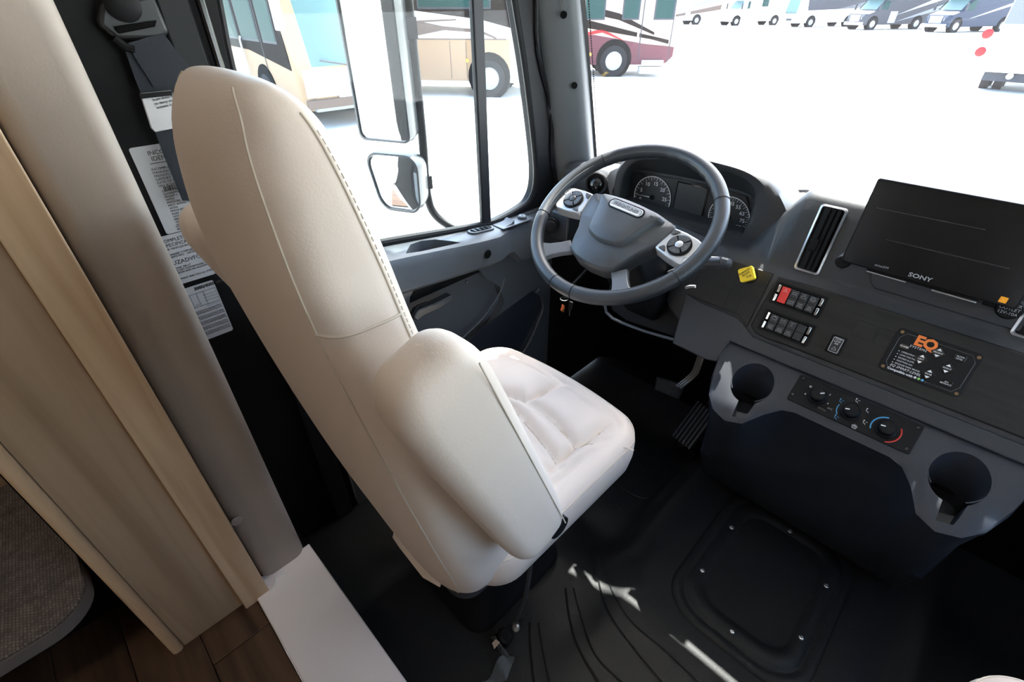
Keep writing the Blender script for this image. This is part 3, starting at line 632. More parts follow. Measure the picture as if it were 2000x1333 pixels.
MB().tube([(x, y, .0072+.12*max(0, y)) for x, y in rrect(-.009, -.016, .009, .016, .002, 2)], .0004, 4, True).build('outline', WHITE, ts, local=True)
text('TOW\nLOW\nAIR', ts, 0, .008, .0052, WHITE, .0088); MB().tube([(-.004, -.011, .0070), (.004, -.011, .0070), (0, -.0035, .0070)], .0005, 4, True).build('triangle_symbol', WHITE, ts, local=True)

# levelling control panel
EM = TR @ Matrix.Translation((.057, .102, .0075)); eq = thing('leveling_control_panel', 'black levelling control panel with orange EQ lettering and white arrow buttons', 'control panel', M=EM)
EQB = mat('panel_black', (.011, .011, .012), .5, spec=.15)
MB().flat(rrect(-.068, -.045, .067, .045, .008), -.002, .003).build('plate', EQB, eq, local=True, bevel=.001)
MB().tube([(x, y, .0032) for x, y in [(-.052, .038), (.052, .038), (.060, .026), (.060, -.026), (.052, -.038), (-.052, -.038), (-.060, -.026), (-.060, .026)]], .0006, 4, True).build('border_line', mat('border', (.08, .08, .08), .4), eq, local=True)
for sx in (-1, 1):
    for sy in (-1, 1):
        s_ = MB().lathe((sx*.0605, sy*.038, .003), (0, 0, 1), [(0, .0032), (.0010, .0032), (.0010, .0018), (.0004, .0016)], 16).build('brass_screw', mat('brass', (.16, .11, .06), .35, metal=.8), eq, local=True)
text('EQ', eq, -.018, .031, .0275, ORANGE, .0035, bold=.0012, space=.95); text('SYSTEMS', eq, -.025, .0175, .0062, WHITE, .0035, space=1.2)
def ebtn(x, y, t, rot=0, w_=.015, h_=.010, arrows=False):
    if arrows:
        b_ = MB().flat([(x, y+.0125), (x+.012, y), (x, y-.0125), (x-.012, y)], .003, .0045).build('arrow_button', BLACKG, eq, local=True, bevel=.001)
        for s_ in (1, -1): MB().flat([(x-.0042, y+s_*.0042), (x+.0042, y+s_*.0042), (x, y+s_*.0088)], .0045, .0050).build('arrow', WHITE, b_, local=True)
        text(t, b_, x, y, .0046, WHITE, .0049)
    else:
        b_ = MB().flat(rrect(x-w_/2, y-h_/2, x+w_/2, y+h_/2, .002), .003, .0045).build('push_button', BLACKG, eq, local=True, bevel=.001); text(t, b_, x, y, .0042, WHITE, .0049)
ebtn(.005, .022, 'FRONT', arrows=True); ebtn(-.013, 0, 'LEFT', arrows=True); ebtn(.029, 0, 'RIGHT', arrows=True); ebtn(.009, -.022, 'REAR', arrows=True)
ebtn(-.046, .012, 'POWER'); ebtn(.037, .026, 'AUTO\nLEVEL', w_=.018, h_=.013); ebtn(.039, -.026, 'ALL\nRETRACT', w_=.018, h_=.013)
for k, t in enumerate(('OPERATING', 'LOW VOLTAGE', 'EXCESS SLOPE', 'IGNITION ON', 'ENGAGE PARK BRAKE')):
    text(t, eq, -.046, .001-.0062*k, .0042, WHITE, .0035, align='LEFT'); MB().lathe((-.050, .001-.0062*k, .003), (0, 0, 1), [(0, .0010), (.0006, .0009)], 8).build('indicator_light', WHITE, eq, local=True)
text('EQ SMART-LEVEL', eq, -.052, -.0300, .0068, WHITE, .0035, align='LEFT', shear=.25); text('Compatible with', eq, -.053, -.0375, .0064, WHITE, .0035, align='LEFT', bold=.0002)
for k, mm in enumerate((WHITE, GREENP, BLUEP)): MB().lathe((-.006+.006*k, -.0372, .003), (0, 0, 1), [(0, .0024), (.0006, .0022)], 12).build('app_symbol', mm, eq, local=True)
for k in range(2): text('.........................................', eq, .012, -.0362-.0026*k, .0042, GREYP, .0035, align='LEFT', space=.55)

# car stereo
MM = frame((0, 1.06, .87), (1, 0, 0), (0, .02, .16)) @ Matrix.Translation((-.017, .074, 0))
st = thing('car_stereo', 'large black floating-screen car stereo marked SONY with small orange sticker', 'stereo', M=MM)
MB().flat(rrect(-.130, -.080, .132, .078, .004), -.014, 0).build('screen_housing', BLACK, st, local=True, bevel=.002)
MB().flat(rrect(-.127, -.077, .129, .075, .003), -.0005, .0006).build('screen_glass', SCREEN, st, local=True)
text('SONY', st, -.004, -.0695, .0105, GREYP, .0009, xs=1.25, bold=.0002); text('siriusXM', st, -.064, -.0690, .0062, GREYP, .0009)
MB().flat(rrect(.106, -.074, .116, -.064, .001), .0006, .0011).build('orange_sticker', AMBER, st, local=True); text('n', st, .111, -.069, .0075, YELLOW, .0013)
for (ax, ay, bx, by) in ((1712, 406, 1925, 449), (1730, 468, 1972, 525)):
    a = onp(MM, ax, ay); b = onp(MM, bx, by); MB().tube([(a[0], a[1], .0007), (b[0], b[1], .0007)], .0006, 4).build('film_crease', mat('film', (.05, .05, .05), .2), st, local=True)
MB().box((-.085, -.088, -.055), (.085, -.040, -.0142)).build('base_unit', BLACKG, st, local=True, bevel=.002)
MB().box((.02, -.0915, -.030), (.084, -.0885, -.016)).build('slot_trim', SILVER, st, local=True, bevel=.001); MB().box((-.084, -.0905, -.030), (-.02, -.0885, -.018)).build('slot_trim', SATIN, st, local=True)
MB().lathe((-.128, -.085, -.03), (0, 0, 1), [(-.03, .014), (.008, .014), (.012, .011)], 20).build('side_knob', BLACK, st, local=True)
q = oy(1972, 603, 1.11); KM = frame(q, (1, 0, 0), (0, .25, .96)); so_ = thing('power_outlet', 'round black power outlet cap under the right corner of the stereo', 'outlet', M=KM)
MB().lathe((0, 0, -.05), (0, 0, 1), [(0, .019), (.052, .019), (.056, .016)], 28).build('cap', BLACK, so_, local=True); MB().box((-.036, -.006, -.004), (-.015, .006, .002)).build('cap_tab', BLACK, so_, local=True, bevel=.002)
text('POWER\nOUTLET\n12V-10A', so_, 0, .0, .0075, GREYP, .0064)

# ------------------------------------------------------------------ lower console with cup wells
con = thing('console', 'dark lower console below the dash with two round cup wells', 'console', (0, 1.1, 0))
def ce(x): return interp([(-.302, -.03), (-.292, -.085), (-.275, -.130), (-.25, -.158), (-.215, -.170), (-.18, -.158), (-.15, -.115), (-.125, -.088), (-.10, -.080), (.08, -.080), (.105, -.088), (.13, -.115), (.155, -.158), (.19, -.172), (.225, -.160), (.250, -.130), (.266, -.085), (.276, -.03)], x)[0]
rings = []
for x in [-.302, -.297, -.292, -.283, -.275, -.262, -.25, -.235, -.215, -.195, -.18, -.165, -.15, -.137, -.125, -.112, -.10, -.07, 0, .05, .08, .093, .105, .117, .13, .143, .155, .17, .19, .21, .225, .238, .25, .258, .266, .272, .276]:
    e = ce(x); top = CON @ Vector((x, .012, 0)); ed = CON @ Vector((x, e+.012, 0)); e1 = CON @ Vector((x, e, -.004)); e2 = CON @ Vector((x, e-.004, -.014)); e3 = CON @ Vector((x, e-.003, -.03))
    xb = lambda k: -.013+(x+.013)*k
    ym = e3.y
    rings.append([(x, top.y, top.z), tuple(CON @ Vector((x, e*.5, 0))), tuple(ed), tuple(e1), tuple(e2), tuple(e3), (xb(.96), ym+(.16+ym*-.0+.94-ym)*.22, e3.z-.10), (xb(.92), 1.045, .22), (xb(.90), 1.10, .12), (xb(.9), 1.14, .05), (xb(.9), 1.20, .0), (xb(.9), 1.24, .0), (x, 1.24, top.z)])
cbody = MB().quadring(rings).build('console_body', DASHB, con, angle=60)
cuts = []
for cx, sx in ((-.205, -1), (.184, -1)):
    a = CON @ Vector((cx, -.050, .02)); d = Vector((0, .10, -1)).normalized()
    cuts.append(MB().cyl(a-d*.03, a+d*.125, .0465, .040, n=40))
    p = [CON @ Vector((cx+x, y, .02)) for x, y in ((-.012, -.07), (-.002, -.158), (.024, -.150), (.030, -.07))]
    q_ = [CON @ Vector((cx+x, y, -.060 if y > -.1 else -.022)) for x, y in ((-.012, -.07), (-.000, -.150), (.022, -.142), (.030, -.07))]
    m = MB(); m.quadring([p, q_]); cuts.append(m)
cut(cbody, cuts)
for cx in (-.205, .184):
    a = CON @ Vector((cx, -.050, -.001)); d = CON.to_3x3().col[2]; ex = Vector((1, 0, 0)); ey = CON.to_3x3().col[1]
    lp = MB(); lp.tube([a+ex*(.0475*math.cos(R(t)))+ey*(.0555*math.sin(R(t))) for t in range(-60, 236, 8)], .0014, 6); lp.build('cup_rim', DASHB, con)
    MB().lathe(CON @ Vector((cx, -.043, -.10)), (0, -.10, 1), [(0, .0385), (.003, .0385)], 28).build('cup_liner', DEEP, con)

# climate control panel
HM = CON @ Matrix.Translation((-.012, -.028, .0)); hv = thing('climate_control_panel', 'black climate control panel with three round knobs between the cup wells', 'control panel', M=HM)
MB().flat(rrect(-.116, -.033, .117, .034, .005), -.004, .003).build('plate', mat('hvac_black', (.006, .006, .007), .5, spec=.15), hv, local=True, bevel=.0012)
for x, y in ((-.107, .026), (-.109, -.018), (.108, .026), (.108, -.024)):
    MB().lathe((x, y, .003), (0, 0, 1), [(0, .0035), (.0012, .0032), (.0006, .0016)], 12).build('screw', BLACKG, hv, local=True)
def knob(px, py, ang):
    x, y = onp(HM, px, py, .018)
    k = MB().lathe((x, y, .003), (0, 0, 1), [(0, .0185), (.004, .0180), (.006, .0155), (.019, .0145), (.021, .0125), (.0212, .003)], 36).build('knob', BLACK, hv, local=True)
    c, s_ = math.cos(R(ang)), math.sin(R(ang)); n = Vector((-s_, c, 0))*.0011; a = Vector((x+.0035*c, y+.0035*s_, .0242)); b = Vector((x+.0115*c, y+.0115*s_, .0242))
    MB().prism([a-n, a+n, b+n, b-n], (0, 0, .0006)).build('pointer_mark', WHITE, k, local=True); return x, y
kx, ky = knob(1598, 771, 35)
for i, t in enumerate(('0', '1', '2', '3', '4')): text(t if i in (0, 3, 4) else '.', hv, kx+.0235*math.cos(R(195-52*i)), ky+.0235*math.sin(R(195-52*i)), .0058, WHITE, .0034)
text('*', hv, kx-.021, ky+.012, .013, WHITE, .0034); text('A/C', hv, kx+.031, ky-.014, .0058, GREYP, .0034)
MB().box((kx+.010, ky-.025, .003), (kx+.030, ky-.020, .0045)).build('ac_button', BLACKG, hv, local=True)
kx, ky = knob(1663, 802, 200)
MB().torus(.0245, .0009, (kx, ky, .0032), 16, 4, R(165), R(220)).build('mode_arc', BLUEP, hv, local=True)
def seatman(x, y, m, v):
    b = MB(); b.lathe((x-.001, y+.0038, .003), (0, 0, 1), [(0, .0013), (.0005, .0013)], 10); b.tube([(x-.0015, y+.002, .0034), (x-.001, y-.002, .0034), (x+.0025, y-.002, .0034), (x+.0035, y-.0045, .0034)], .0006, 4)
    if v: b.tube([(x+.006, y+.002, .0034), (x+.0025, y+.002, .0034)], .0005, 4)
    b.build('mode_symbol', m, hv, local=True)
for a, m in ((150, BLUEP), (205+25, BLUEP), (92, WHITE), (38, WHITE), (-15, WHITE)): seatman(kx+.0295*math.cos(R(a)), ky+.0295*math.sin(R(a)), m, a != 38)
b = MB(); b.tube([(kx+.018+dx, ky-.026+dy, .0034) for dx, dy in ((-.005, .003), (.005, .003), (.003, -.003), (-.003, -.003))], .0006, 4, True)
for k in range(3): b.tube([(kx+.016+.002*k, ky-.027, .0034), (kx+.016+.002*k, ky-.020, .0034)], .0004, 4)
b.build('defrost_symbol', WHITE, hv, local=True)
kx, ky = knob(1733, 836, 190)
MB().torus(.0255, .0013, (kx, ky, .0032), 24, 4, R(100), R(205)).build('cold_arc', BLUEP, hv, local=True); MB().torus(.0255, .0013, (kx, ky, .0032), 24, 4, R(35), R(-72)).build('hot_arc', REDP, hv, local=True)

# ================================================================== STEERING
th34 = R(34); SC = Vector((-.571, .934, .868)); n_ = Vector((0, -math.sin(th34), math.cos(th34))); a_ = Vector((1, 0, 0)); b_ = n_.cross(a_)
SM_ = Matrix(((a_.x, b_.x, n_.x, SC.x), (a_.y, b_.y, n_.y, SC.y), (a_.z, b_.z, n_.z, SC.z), (0, 0, 0, 1))) @ Matrix.Rotation(R(-6), 4, 'Z')
sw = thing('steering_wheel', 'black leather steering wheel with silver button pads on its spokes', 'steering wheel', M=SM_)
rim = MB(); rings = []; N = 120
for i in range(N+1):
    t = 2*math.pi*i/N; c, s_ = math.cos(t), math.sin(t); rr = .0163
    g = (math.degrees(t)-90) % 360; 
    grip = .0010*math.sin(t*40) if 40 < (math.degrees(t) % 360) < 140 else 0
    rings.append([((.2120+rr*math.cos(q)-(grip if math.cos(q) < -.3 else 0))*c, (.2120+rr*math.cos(q)-(grip if math.cos(q) < -.3 else 0))*s_, rr*1.05*math.sin(q)) for q in [2*math.pi*k/18 for k in range(18)]])
rim.quadring(rings, True, (False, False)); rimo = rim.build('rim', WHEELL, sw, local=True, angle=80)
for deg in (38, 142, 200, 262, 278-360+360, 340):
    t = R(deg); c, s_ = math.cos(t), math.sin(t)
    MB().tube([(.2120*c+.0168*math.cos(q)*c, .2120*s_+.0168*math.cos(q)*s_, .0175*math.sin(q)) for q in [2*math.pi*k/20 for k in range(20)]], .0007, 5, True).build('leather_seam', BLACK, rimo, local=True)
for a0, a1 in ((38, 142), (150, 195), (205, 258), (282, 335)):
    sts = MB()
    for k in range(int((a1-a0)*1.0)):
        t = R(a0+k); c, s_ = math.cos(t), math.sin(t); p = Vector((.1985*c, .1985*s_, .0105)); d = Vector((-s_, c, 0))*.0011; e_ = Vector((c, s_, .5))*.0016
        sts.tube([p-d-e_*.3, p+d+e_*.5], .00045, 4)
    q = sts.build('stitching', mat('thread', (.16, .165, .17), .7), rimo, local=True)
hub = [(-.125, .030), (-.118, .040), (-.06, .052), (0, .056), (.06, .052), (.118, .040), (.125, .030), (.113, -.022), (.106, -.034), (.090, -.060), (.080, -.088), (.068, -.118), (.040, -.130), (0, -.134), (-.040, -.130), (-.068, -.118), (-.080, -.088), (-.090, -.060), (-.106, -.034), (-.113, -.022)]
sc = lambda P, k, z: [((x)*k, (y+.035)*k-.035, z) for x, y in P]
hb = MB(); hb.quadring([sc(hub, .86, -.060), sc(hub, .98, -.045), sc(hub, 1.0, -.012), sc(hub, .985, -.004), sc(hub, .95, 0), sc(hub, .5, .004)], True, (True, True)); hbo = hb.build('hub_cover', HUBP, sw, local=True, angle=45)
ab = [(-.088, .034), (-.05, .042), (0, .045), (.05, .042), (.088, .034), (.078, .012), (.058, -.045), (.044, -.066), (.0, -.076), (-.044, -.066), (-.058, -.045), (-.078, .012)]
abl = [(p.x, p.y) for p in spline([(x, y, 0) for x, y in ab], 4, True)]
sa = lambda k, z: [(x*k, (y+.015)*k-.015, z) for x, y in abl]
MB().quadring([sa(1.05, .0), sa(1.0, .006), sa(.955, .0155), sa(.91, .0178), sa(.4, .0185)]).build('airbag_cover', HUBP, hbo, local=True, angle=70)
bd = rrect(-.046, .010, .046, .030, .0098, 6)
MB().flat(rrect(-.050, .0065, .050, .0335, .013, 6), .012, .0192).build('badge_recess', BLACK, hbo, local=True)
MB().flat(bd, .0188, .0206).build('badge', SATIN, hbo, local=True, bevel=.0008)
text('FREIGHTLINER', hbo, 0, .020, .0118, mat('badge_text', (.10, .10, .11), .4), .0209, xs=.92, bold=.0002)
text('SRS', hbo, .068, .024, .007, BLACK, .0188)
MB().tube([(x, y, .0212) for x, y in rrect(-.043, .0125, .043, .0275, .0073, 4)], .0006, 4, True).build('badge_rim', CHROME, hbo, local=True)
for s_ in (-1, 1):
    pd = [(.121, .034), (.150, .034), (.180, .030), (.199, .024), (.204, .004), (.199, -.030), (.186, -.040), (.150, -.036), (.112, -.028), (.112, -.018)]
    P = [(s_*x, y) for x, y in pd]
    pm_ = MB(); pm_.flat(P, -.034, -.002); po = pm_.build('button_pad', SATIN, sw, local=True, bevel=.004, seg=3)
    cx, cy = s_*.157, -.002
    MB().lathe((cx, cy, -.002), (0, 0, 1), [(0, .0262), (.0035, .0262), (.0045, .0245), (.0030, .0225)], 40).build('dial_ring', BLACK, po, local=True)
    for k in range(4):
        a0 = R(90*k+45+5); a1 = R(90*k+135-5); arc = [(cx+.0232*math.cos(a0+(a1-a0)*i/8), cy+.0232*math.sin(a0+(a1-a0)*i/8)) for i in range(9)]+[(cx+.010*math.cos(a1-(a1-a0)*i/4), cy+.010*math.sin(a1-(a1-a0)*i/4)) for i in range(5)]
        MB().flat(arc, .0005, .0048).build('dial_button', mat('button_grey', (.05, .053, .058), .35), po, local=True, bevel=.0006)
        text('+-<>'[k], po, cx+.0165*math.cos((a0+a1)/2), cy+.0165*math.sin((a0+a1)/2), .006, GREYP, .0051)
    MB().lathe((cx, cy, 0), (0, 0, 1), [(0, .0085), (.005, .0085), (.0068, .006)], 20).build('center_button', SATIN if s_ > 0 else mat('button_grey', (.05, .053, .058), .35), po, local=True)
    for dy, sg in ((.022, 1), (-.021, -1)):
        MB().flat([(s_*.122, dy*.9-.004), (s_*.122, dy+sg*.006), (s_*.138, dy+sg*.007), (s_*.134, dy-sg*.002), (s_*.129, dy-sg*.006)], -.002, .0014).build('side_button', mat('button_grey', (.05, .053, .058), .35), po, local=True, bevel=.0008)
    MB().lathe((s_*.189, (.010 if s_ < 0 else -.025), -.002), (0, 0, 1), [(0, .0080), (.0012, .0078), (.0014, .0060), (.0004, .0050)], 20).build('round_button', SATIN, po, local=True)
    # lower spoke
    lp_ = MB(); c0 = Vector((s_*.075, -.108, -.020)); c1 = Vector((s_*.124, -.160, -.006)); d = (c1-c0).normalized(); n = Vector((-d.y, d.x, 0)).normalized()
    rings = []
    for t, w_ in ((0, .021), (.35, .0195), (.7, .021), (1.0, .030), (1.15, .036)):
        p = c0.lerp(c1, t); rings.append([p-n*w_+Vector((0, 0, -.006)), p-n*w_*.85+Vector((0, 0, .006)), p+n*w_*.85+Vector((0, 0, .006)), p+n*w_+Vector((0, 0, -.006))])
    lp_.quadring(rings).build('spoke', mat('spoke_grey', (.11, .115, .125), .36), sw, local=True, bevel=.002)
# column
scm = thing('steering_column', 'black steering column shroud with a stalk lever behind the wheel', 'steering column', (SC.x, 1.1, .6))
ax = -n_; rings = []
for d_, wx, wy in ((.065, .050, .045), (.08, .062, .058), (.16, .075, .066), (.26, .070, .062), (.40, .055, .05)):
    c = SC+ax*d_; rings.append([c+a_*x*wx+b_*y*wy for x, y in rrect(-1, -1, 1, 1, .35, 4)])
MB().quadring(rings).build('shroud', BLACK, scm, angle=50)
MB().cyl(SC+ax*.0605, SC+ax*.09, .04, n=24).build('shaft', BLACK, scm)
sp = [oy(1310, 535, 1.06), oy(1345, 522, 1.055), oy(1378, 514, 1.05), oy(1412, 514, 1.045)]
MB().tube(sp, [.012, .014, .0175, .0175], 12, flat=.75).build('stalk_lever', mat('stalk', (.05, .053, .058), .35), scm)
MB().tube([oy(1412, 514, 1.045), oy(1424, 516, 1.044), oy(1428, 518, 1.043)], [.0175, .015, .006], 12, flat=.75).build('stalk_knob', HUBP, scm)
MB().tube([oy(1375, 503, 1.05), oy(1412, 506, 1.045), oy(1421, 509, 1.045)], .004, 8).build('stalk_band', SATIN, scm)
MB().tube([SC+ax*.12-a_*.06, SC+ax*.11-a_*.10+b_*.01, SC+ax*.105-a_*.135+b_*.012], [.010, .012, .011], 10).build('stalk_lever', BLACKG, scm)
q = oy(1340, 562, 1.06); MB().tube([q, q+Vector((.012, -.005, .010)), q+Vector((.024, -.004, .014))], .004, 8).build('tilt_lever', SATIN, scm)
# headlamp dial beside the wheel
q = ox(1076, 441, -.905); ld = thing('headlight_knob', 'round black light switch knob left of the steering wheel', 'knob', q)
MB().lathe(q, (.55, -.8, .2), [(-.05, .024), (0, .024), (.004, .022), (.004, .017), (.016, .015), (.018, .012)], 28).build('dial', BLACK, ld); MB().box((q.x-.02, q.y+.02, q.z-.05), (q.x+.05, q.y+.09, q.z+.04)).build('pod', DASH, ld, bevel=.006)
# keys
q = oy(1102, 584, 1.0); ky_ = thing('key_ring', 'bunch of keys with orange tag hanging below the steering wheel', 'keys', q)
MB().torus(.012, .0012, (0, 0, 0), 20, 6).build('ring', STEEL, ky_, local=True)
k1 = oy(1100, 604, .99); MB().tube([k1+Vector((-.005, 0, -.012)), k1+Vector((.006, -.002, .004))], .0035, 8, flat=.4).build('brass_key', mat('brass_bright', (.75, .52, .22), .25, metal=1), ky_)
k2 = oy(1099, 600, 1.0); MB().prism([k2+Vector((x, 0, z)) for x, z in ((-.008, -.016), (.004, -.018), (.006, .006), (-.004, .008))], (0, .003, 0)).build('orange_tag', mat('tag_orange', (.6, .13, .03), .5), ky_, bevel=.001)
k3 = oy(1113, 600, 1.0); MB().prism([k3+Vector((x, 0, z)) for x, z in ((-.009, -.014), (.006, -.012), (.008, .018), (-.006, .018))], (0, .006, 0)).build('key_fob', BLACK, ky_, bevel=.002)
MB().tube([k3+Vector((.001, 0, -.03)), k3+Vector((.0, 0, -.012))], .0025, 6, flat=.5).build('steel_key', STEEL, ky_)
MB().tube([q, q+Vector((-.004, .04, .03)), q+Vector((-.006, .22, .10))], .006, 8).build('lock_barrel', BLACK, ky_)

# ------------------------------------------------------------------ pedals
ga = thing('accelerator_pedal', 'ribbed black accelerator pedal beside the console', 'pedal', (-.38, 1.3, -.1))
g0 = [oz(*p, z) for p, z in (((1312, 850), -.02), ((1348, 880), -.02), ((1398, 812), .085), ((1362, 782), .085))]
n = (g0[1]-g0[0]).cross(g0[3]-g0[0]).normalized()
MB().prism([p-n*.012 for p in g0], n*.012).build('pedal_plate', BLACK, ga, bevel=.002)
for k in range(6):
    t = (k+.5)/6; a = g0[0].lerp(g0[1], t); b = g0[3].lerp(g0[2], t); MB().tube([a+n*.002, b+n*.002], .0045, 8).build('tread_rib', mat('tread', (.035, .04, .06), .35), ga)
MB().tube([g0[3].lerp(g0[2], .5)-n*.01, g0[3].lerp(g0[2], .5)+Vector((0, .10, .10))], .010, 8).build('pedal_arm', BLACK, ga); MB().box((-.44, 1.30, -.11), (-.36, 1.36, -.06)).build('pedal_hinge', BLACK, ga)
MB().tube([g0[0].lerp(g0[1], .5)-n*.012, Vector((g0[0].x+.015, g0[0].y+.05, -.105))], .012, 8).build('pedal_pivot', BLACK, ga)
br = thing('brake_pedal', 'black brake pedal pad on a bent bright metal arm', 'pedal', (-.48, 1.3, -.1))
b0_ = [oz(*p, z) for p, z in (((1282, 735), .155), ((1278, 762), .115), ((1326, 782), .115), ((1340, 752), .155))]
n = (b0_[1]-b0_[0]).cross(b0_[2]-b0_[0]).normalized(); n = n if n.z > 0 else -n
MB().prism([p-n*.012 for p in b0_], n*.012).build('pad', mat('pad_rubber', (.02, .021, .025), .6), br, bevel=.004)
for i in range(4):
    for j in range(3):
        c = b0_[0].lerp(b0_[3], (i+.5)/4).lerp(b0_[1].lerp(b0_[2], (i+.5)/4), (j+.5)/3); MB().cyl(c, c+n*.003, .006, .005, n=4).build('pad_block', mat('pad_rubber', (.02, .021, .025), .6), br)
ap_ = [oy(1372, 688, 1.36), oy(1364, 712, 1.355), oy(1356, 730, 1.35), oy(1340, 745, 1.335), oy(1325, 757, 1.31)]
for dx in (-.008, 0, .008): MB().tube([p+Vector((dx, 0, 0)) for p in spline(ap_, 4)], .0042, 8).build('pedal_arm', mat('pedal_metal', (.45, .42, .38), .35, metal=.7), br)
MB().box((-.52, 1.40, .28), (-.40, 1.60, .42)).build('pedal_bracket', BLACK, br)
MB().tube([ap_[0]+Vector((0, .0, 0)), ap_[0]+Vector((.0, .08, .06))], .012, 8).build('pedal_link', BLACK, br)

# ------------------------------------------------------------------ engine access cover with screws
ac = thing('access_cover', 'black moulded rectangular access cover on the cab floor with six screws', 'cover', (0, .96, 0))
oc = [oz(*p, 0) for p in ((1335, 1150), (1440, 1010))]
rr_ = lambda x, r, y0, y1, z: [(px_, py_, z) for px_, py_ in rrect(-x, y0, x, y1, r, 8)]
m = MB(); m.quadring([rr_(.178, .10, .715, 1.222, .0), rr_(.174, .098, .719, 1.218, .006), rr_(.158, .09, .735, 1.203, .007), rr_(.152, .085, .741, 1.197, .004), rr_(.146, .08, .747, 1.191, .004), rr_(.142, .078, .751, 1.187, .011), rr_(.116, .060, .785, 1.150, .012),
                    rr_(.110, .056, .792, 1.144, .006), rr_(.104, .05, .798, 1.138, .0055), rr_(.02, .01, .94, 1.0, .0055)], True, (False, True)); m.build('cover_plate', RUBBER, ac, angle=60)
for px, py in ((1429, 1031), (1543, 1038), (1372, 1115), (1614, 1145), (1430, 1234), (1565, 1246)):
    q = oz(px, py, .012); MB().lathe((q.x, q.y, .0115), (0, 0, 1), [(0, .0068), (.0015, .0066), (.003, .0050), (.0032, .0028), (.0018, .0024)], 18).build('screw', STEEL, ac)

# ================================================================== SEATS
XC = -.579
BT0 = [(.272, .270, .075, .165), (.277, .262, .115, .22), (.29, .255, .138, .265), (.32, .246, .15, .33), (.37, .234, .158, .395), (.45, .216, .164, .462), (.61, .182, .158, .496), (.80, .149, .138, .486), (.95, .127, .126, .444), (1.0, .121, .122, .424), (1.07, .117, .118, .382), (1.14, .119, .112, .322), (1.175, .124, .102, .282), (1.198, .131, .084, .258), (1.214, .138, .062, .222), (1.224, .147, .036, .175), (1.2275, .155, .012, .10)]
BS = [Vector((i,))  if 0 else t for i, t in enumerate(BT0)]
def cr4(a, b, c, d, t): return tuple(.5*(2*q+(r-p)*t+(2*p-5*q+4*r-s_)*t*t+(3*q-p-3*r+s_)*t**3) for p, q, r, s_ in zip(a, b, c, d))
BT = []
for i in range(len(BT0)-1):
    for k in range(5): BT.append(cr4(BT0[max(0, i-1)], BT0[i], BT0[i+1], BT0[min(len(BT0)-1, i+2)], k/5))
BT.append(BT0[-1])
SWV = Matrix.Translation((-.345, .12, 0)) @ Matrix.Rotation(R(-2.6), 4, 'Z') @ Matrix.Translation((.345, -.12, 0))
def back_pt(z, deg, grow=0.0):
    yr, d, w_ = interp(BT, z); t = R(deg); c, s_ = math.cos(t), math.sin(t); e = .5+.25*sstep(1.05, 1.22, z)
    x = XC+(w_/2+grow)*math.copysign(abs(c)**e, c); y = yr+d/2+(d/2+grow)*math.copysign(abs(s_)**e, s_)
    if s_ < 0: y -= .010*max(0, 1-((x-XC)/(w_/2))**2)*min(1, d/.1)
    return SWV @ Vector((x, y, z))
zs = sorted(set(round(t[0], 5) for t in BT))
seat = thing('driver_seat', 'cream leather driver seat with high back, right armrest folded up', 'seat', (XC, .5, 0))
def sm_pt(z, deg, grow=0.0): return back_pt(z, deg, grow)
bm_ = MB().quadring([[sm_pt(z, 360*k/96) for k in range(96)] for z in zs]); bk = bm_.build('backrest', LEATH, seat, angle=80)
def seam(pts, name='seam', r=.0016, par=None, m=None): return MB().tube(pts, r, 6).build(name, m or LEATHD, par or bk)
for sg in (1, -1):
    dg_ = (lambda d: d) if sg > 0 else (lambda d: 180-d)
    seam([sm_pt(z, dg_(-38), .0003) for z in zs if .30 < z < 1.222], r=.0013)
    seam([sm_pt(z, dg_(14), .0003) for z in zs if .70 < z < 1.205], 'stitched_seam', .0016)
    st_ = MB()
    for k in range(56):
        z = .80+.39*k/56; p, q = sm_pt(z, dg_(19), .0003), sm_pt(z+.0045, dg_(19), .0003); st_.tube([p, q], .0006, 4)
    o = st_.build('stitching', LEATHD, bk)
seam([sm_pt(1.022, -38+52*k/12, .0004) for k in range(13)])
# small flap of the back cover at its foot
fp = [sm_pt(.295, -103, .002), sm_pt(.286, -95, .003), sm_pt(.280, -80, .006), sm_pt(.277, -50, .005)]
MB().strip([p+Vector((.0, -.002, -.004)) for p in fp], (0, .008, .02), (0, -.003, 0)).build('cover_flap', LEATH, bk, bevel=.001)
# seat cushion: quilted top, boxed sides
SK = [[(978, 768), (1027, 783), (1070, 813), (1104, 845), (1124, 873)], [(1034, 781), (1098, 745)], [(1124, 873), (1151, 858), (1190, 824)], [(1143, 864), (1177, 862), (1211, 866), (1240, 873)], [(1075, 920), (1100, 897), (1124, 874)],
      [(1000, 795), (1045, 845), (1075, 884), (1092, 912)], [(1083, 952), (1122, 913), (1169, 879), (1199, 866)]]
CZ = .503
SKW = [[Vector((oz(a, b, CZ).x, oz(a, b, CZ).y, 0)) for a, b in s_] for s_ in SK]
SKW = [spline(s_, 6) if len(s_) > 2 else [s_[0].lerp(s_[1], k/8) for k in range(9)] for s_ in SKW]
def groove(x, y):
    p = Vector((x, y, 0)); g = 0
    for s_ in SKW:
        d = 9
        for a, b in zip(s_, s_[1:]):
            ab_ = b-a; t = max(0, min(1, (p-a).dot(ab_)/max(ab_.length_squared, 1e-9))); d = min(d, (p-a-ab_*t).length)
        g = max(g, math.exp(-(d/.016)**1.2))
    return g
cx0, cx1, cy0, cy1 = -.822, -.318, .27, .755
ccx, ccy = (cx0+cx1)/2, (cy0+cy1)/2
def fb(x, y): return .028*(1-((x-ccx)/.25)**2)*sstep(.5, .75, y)
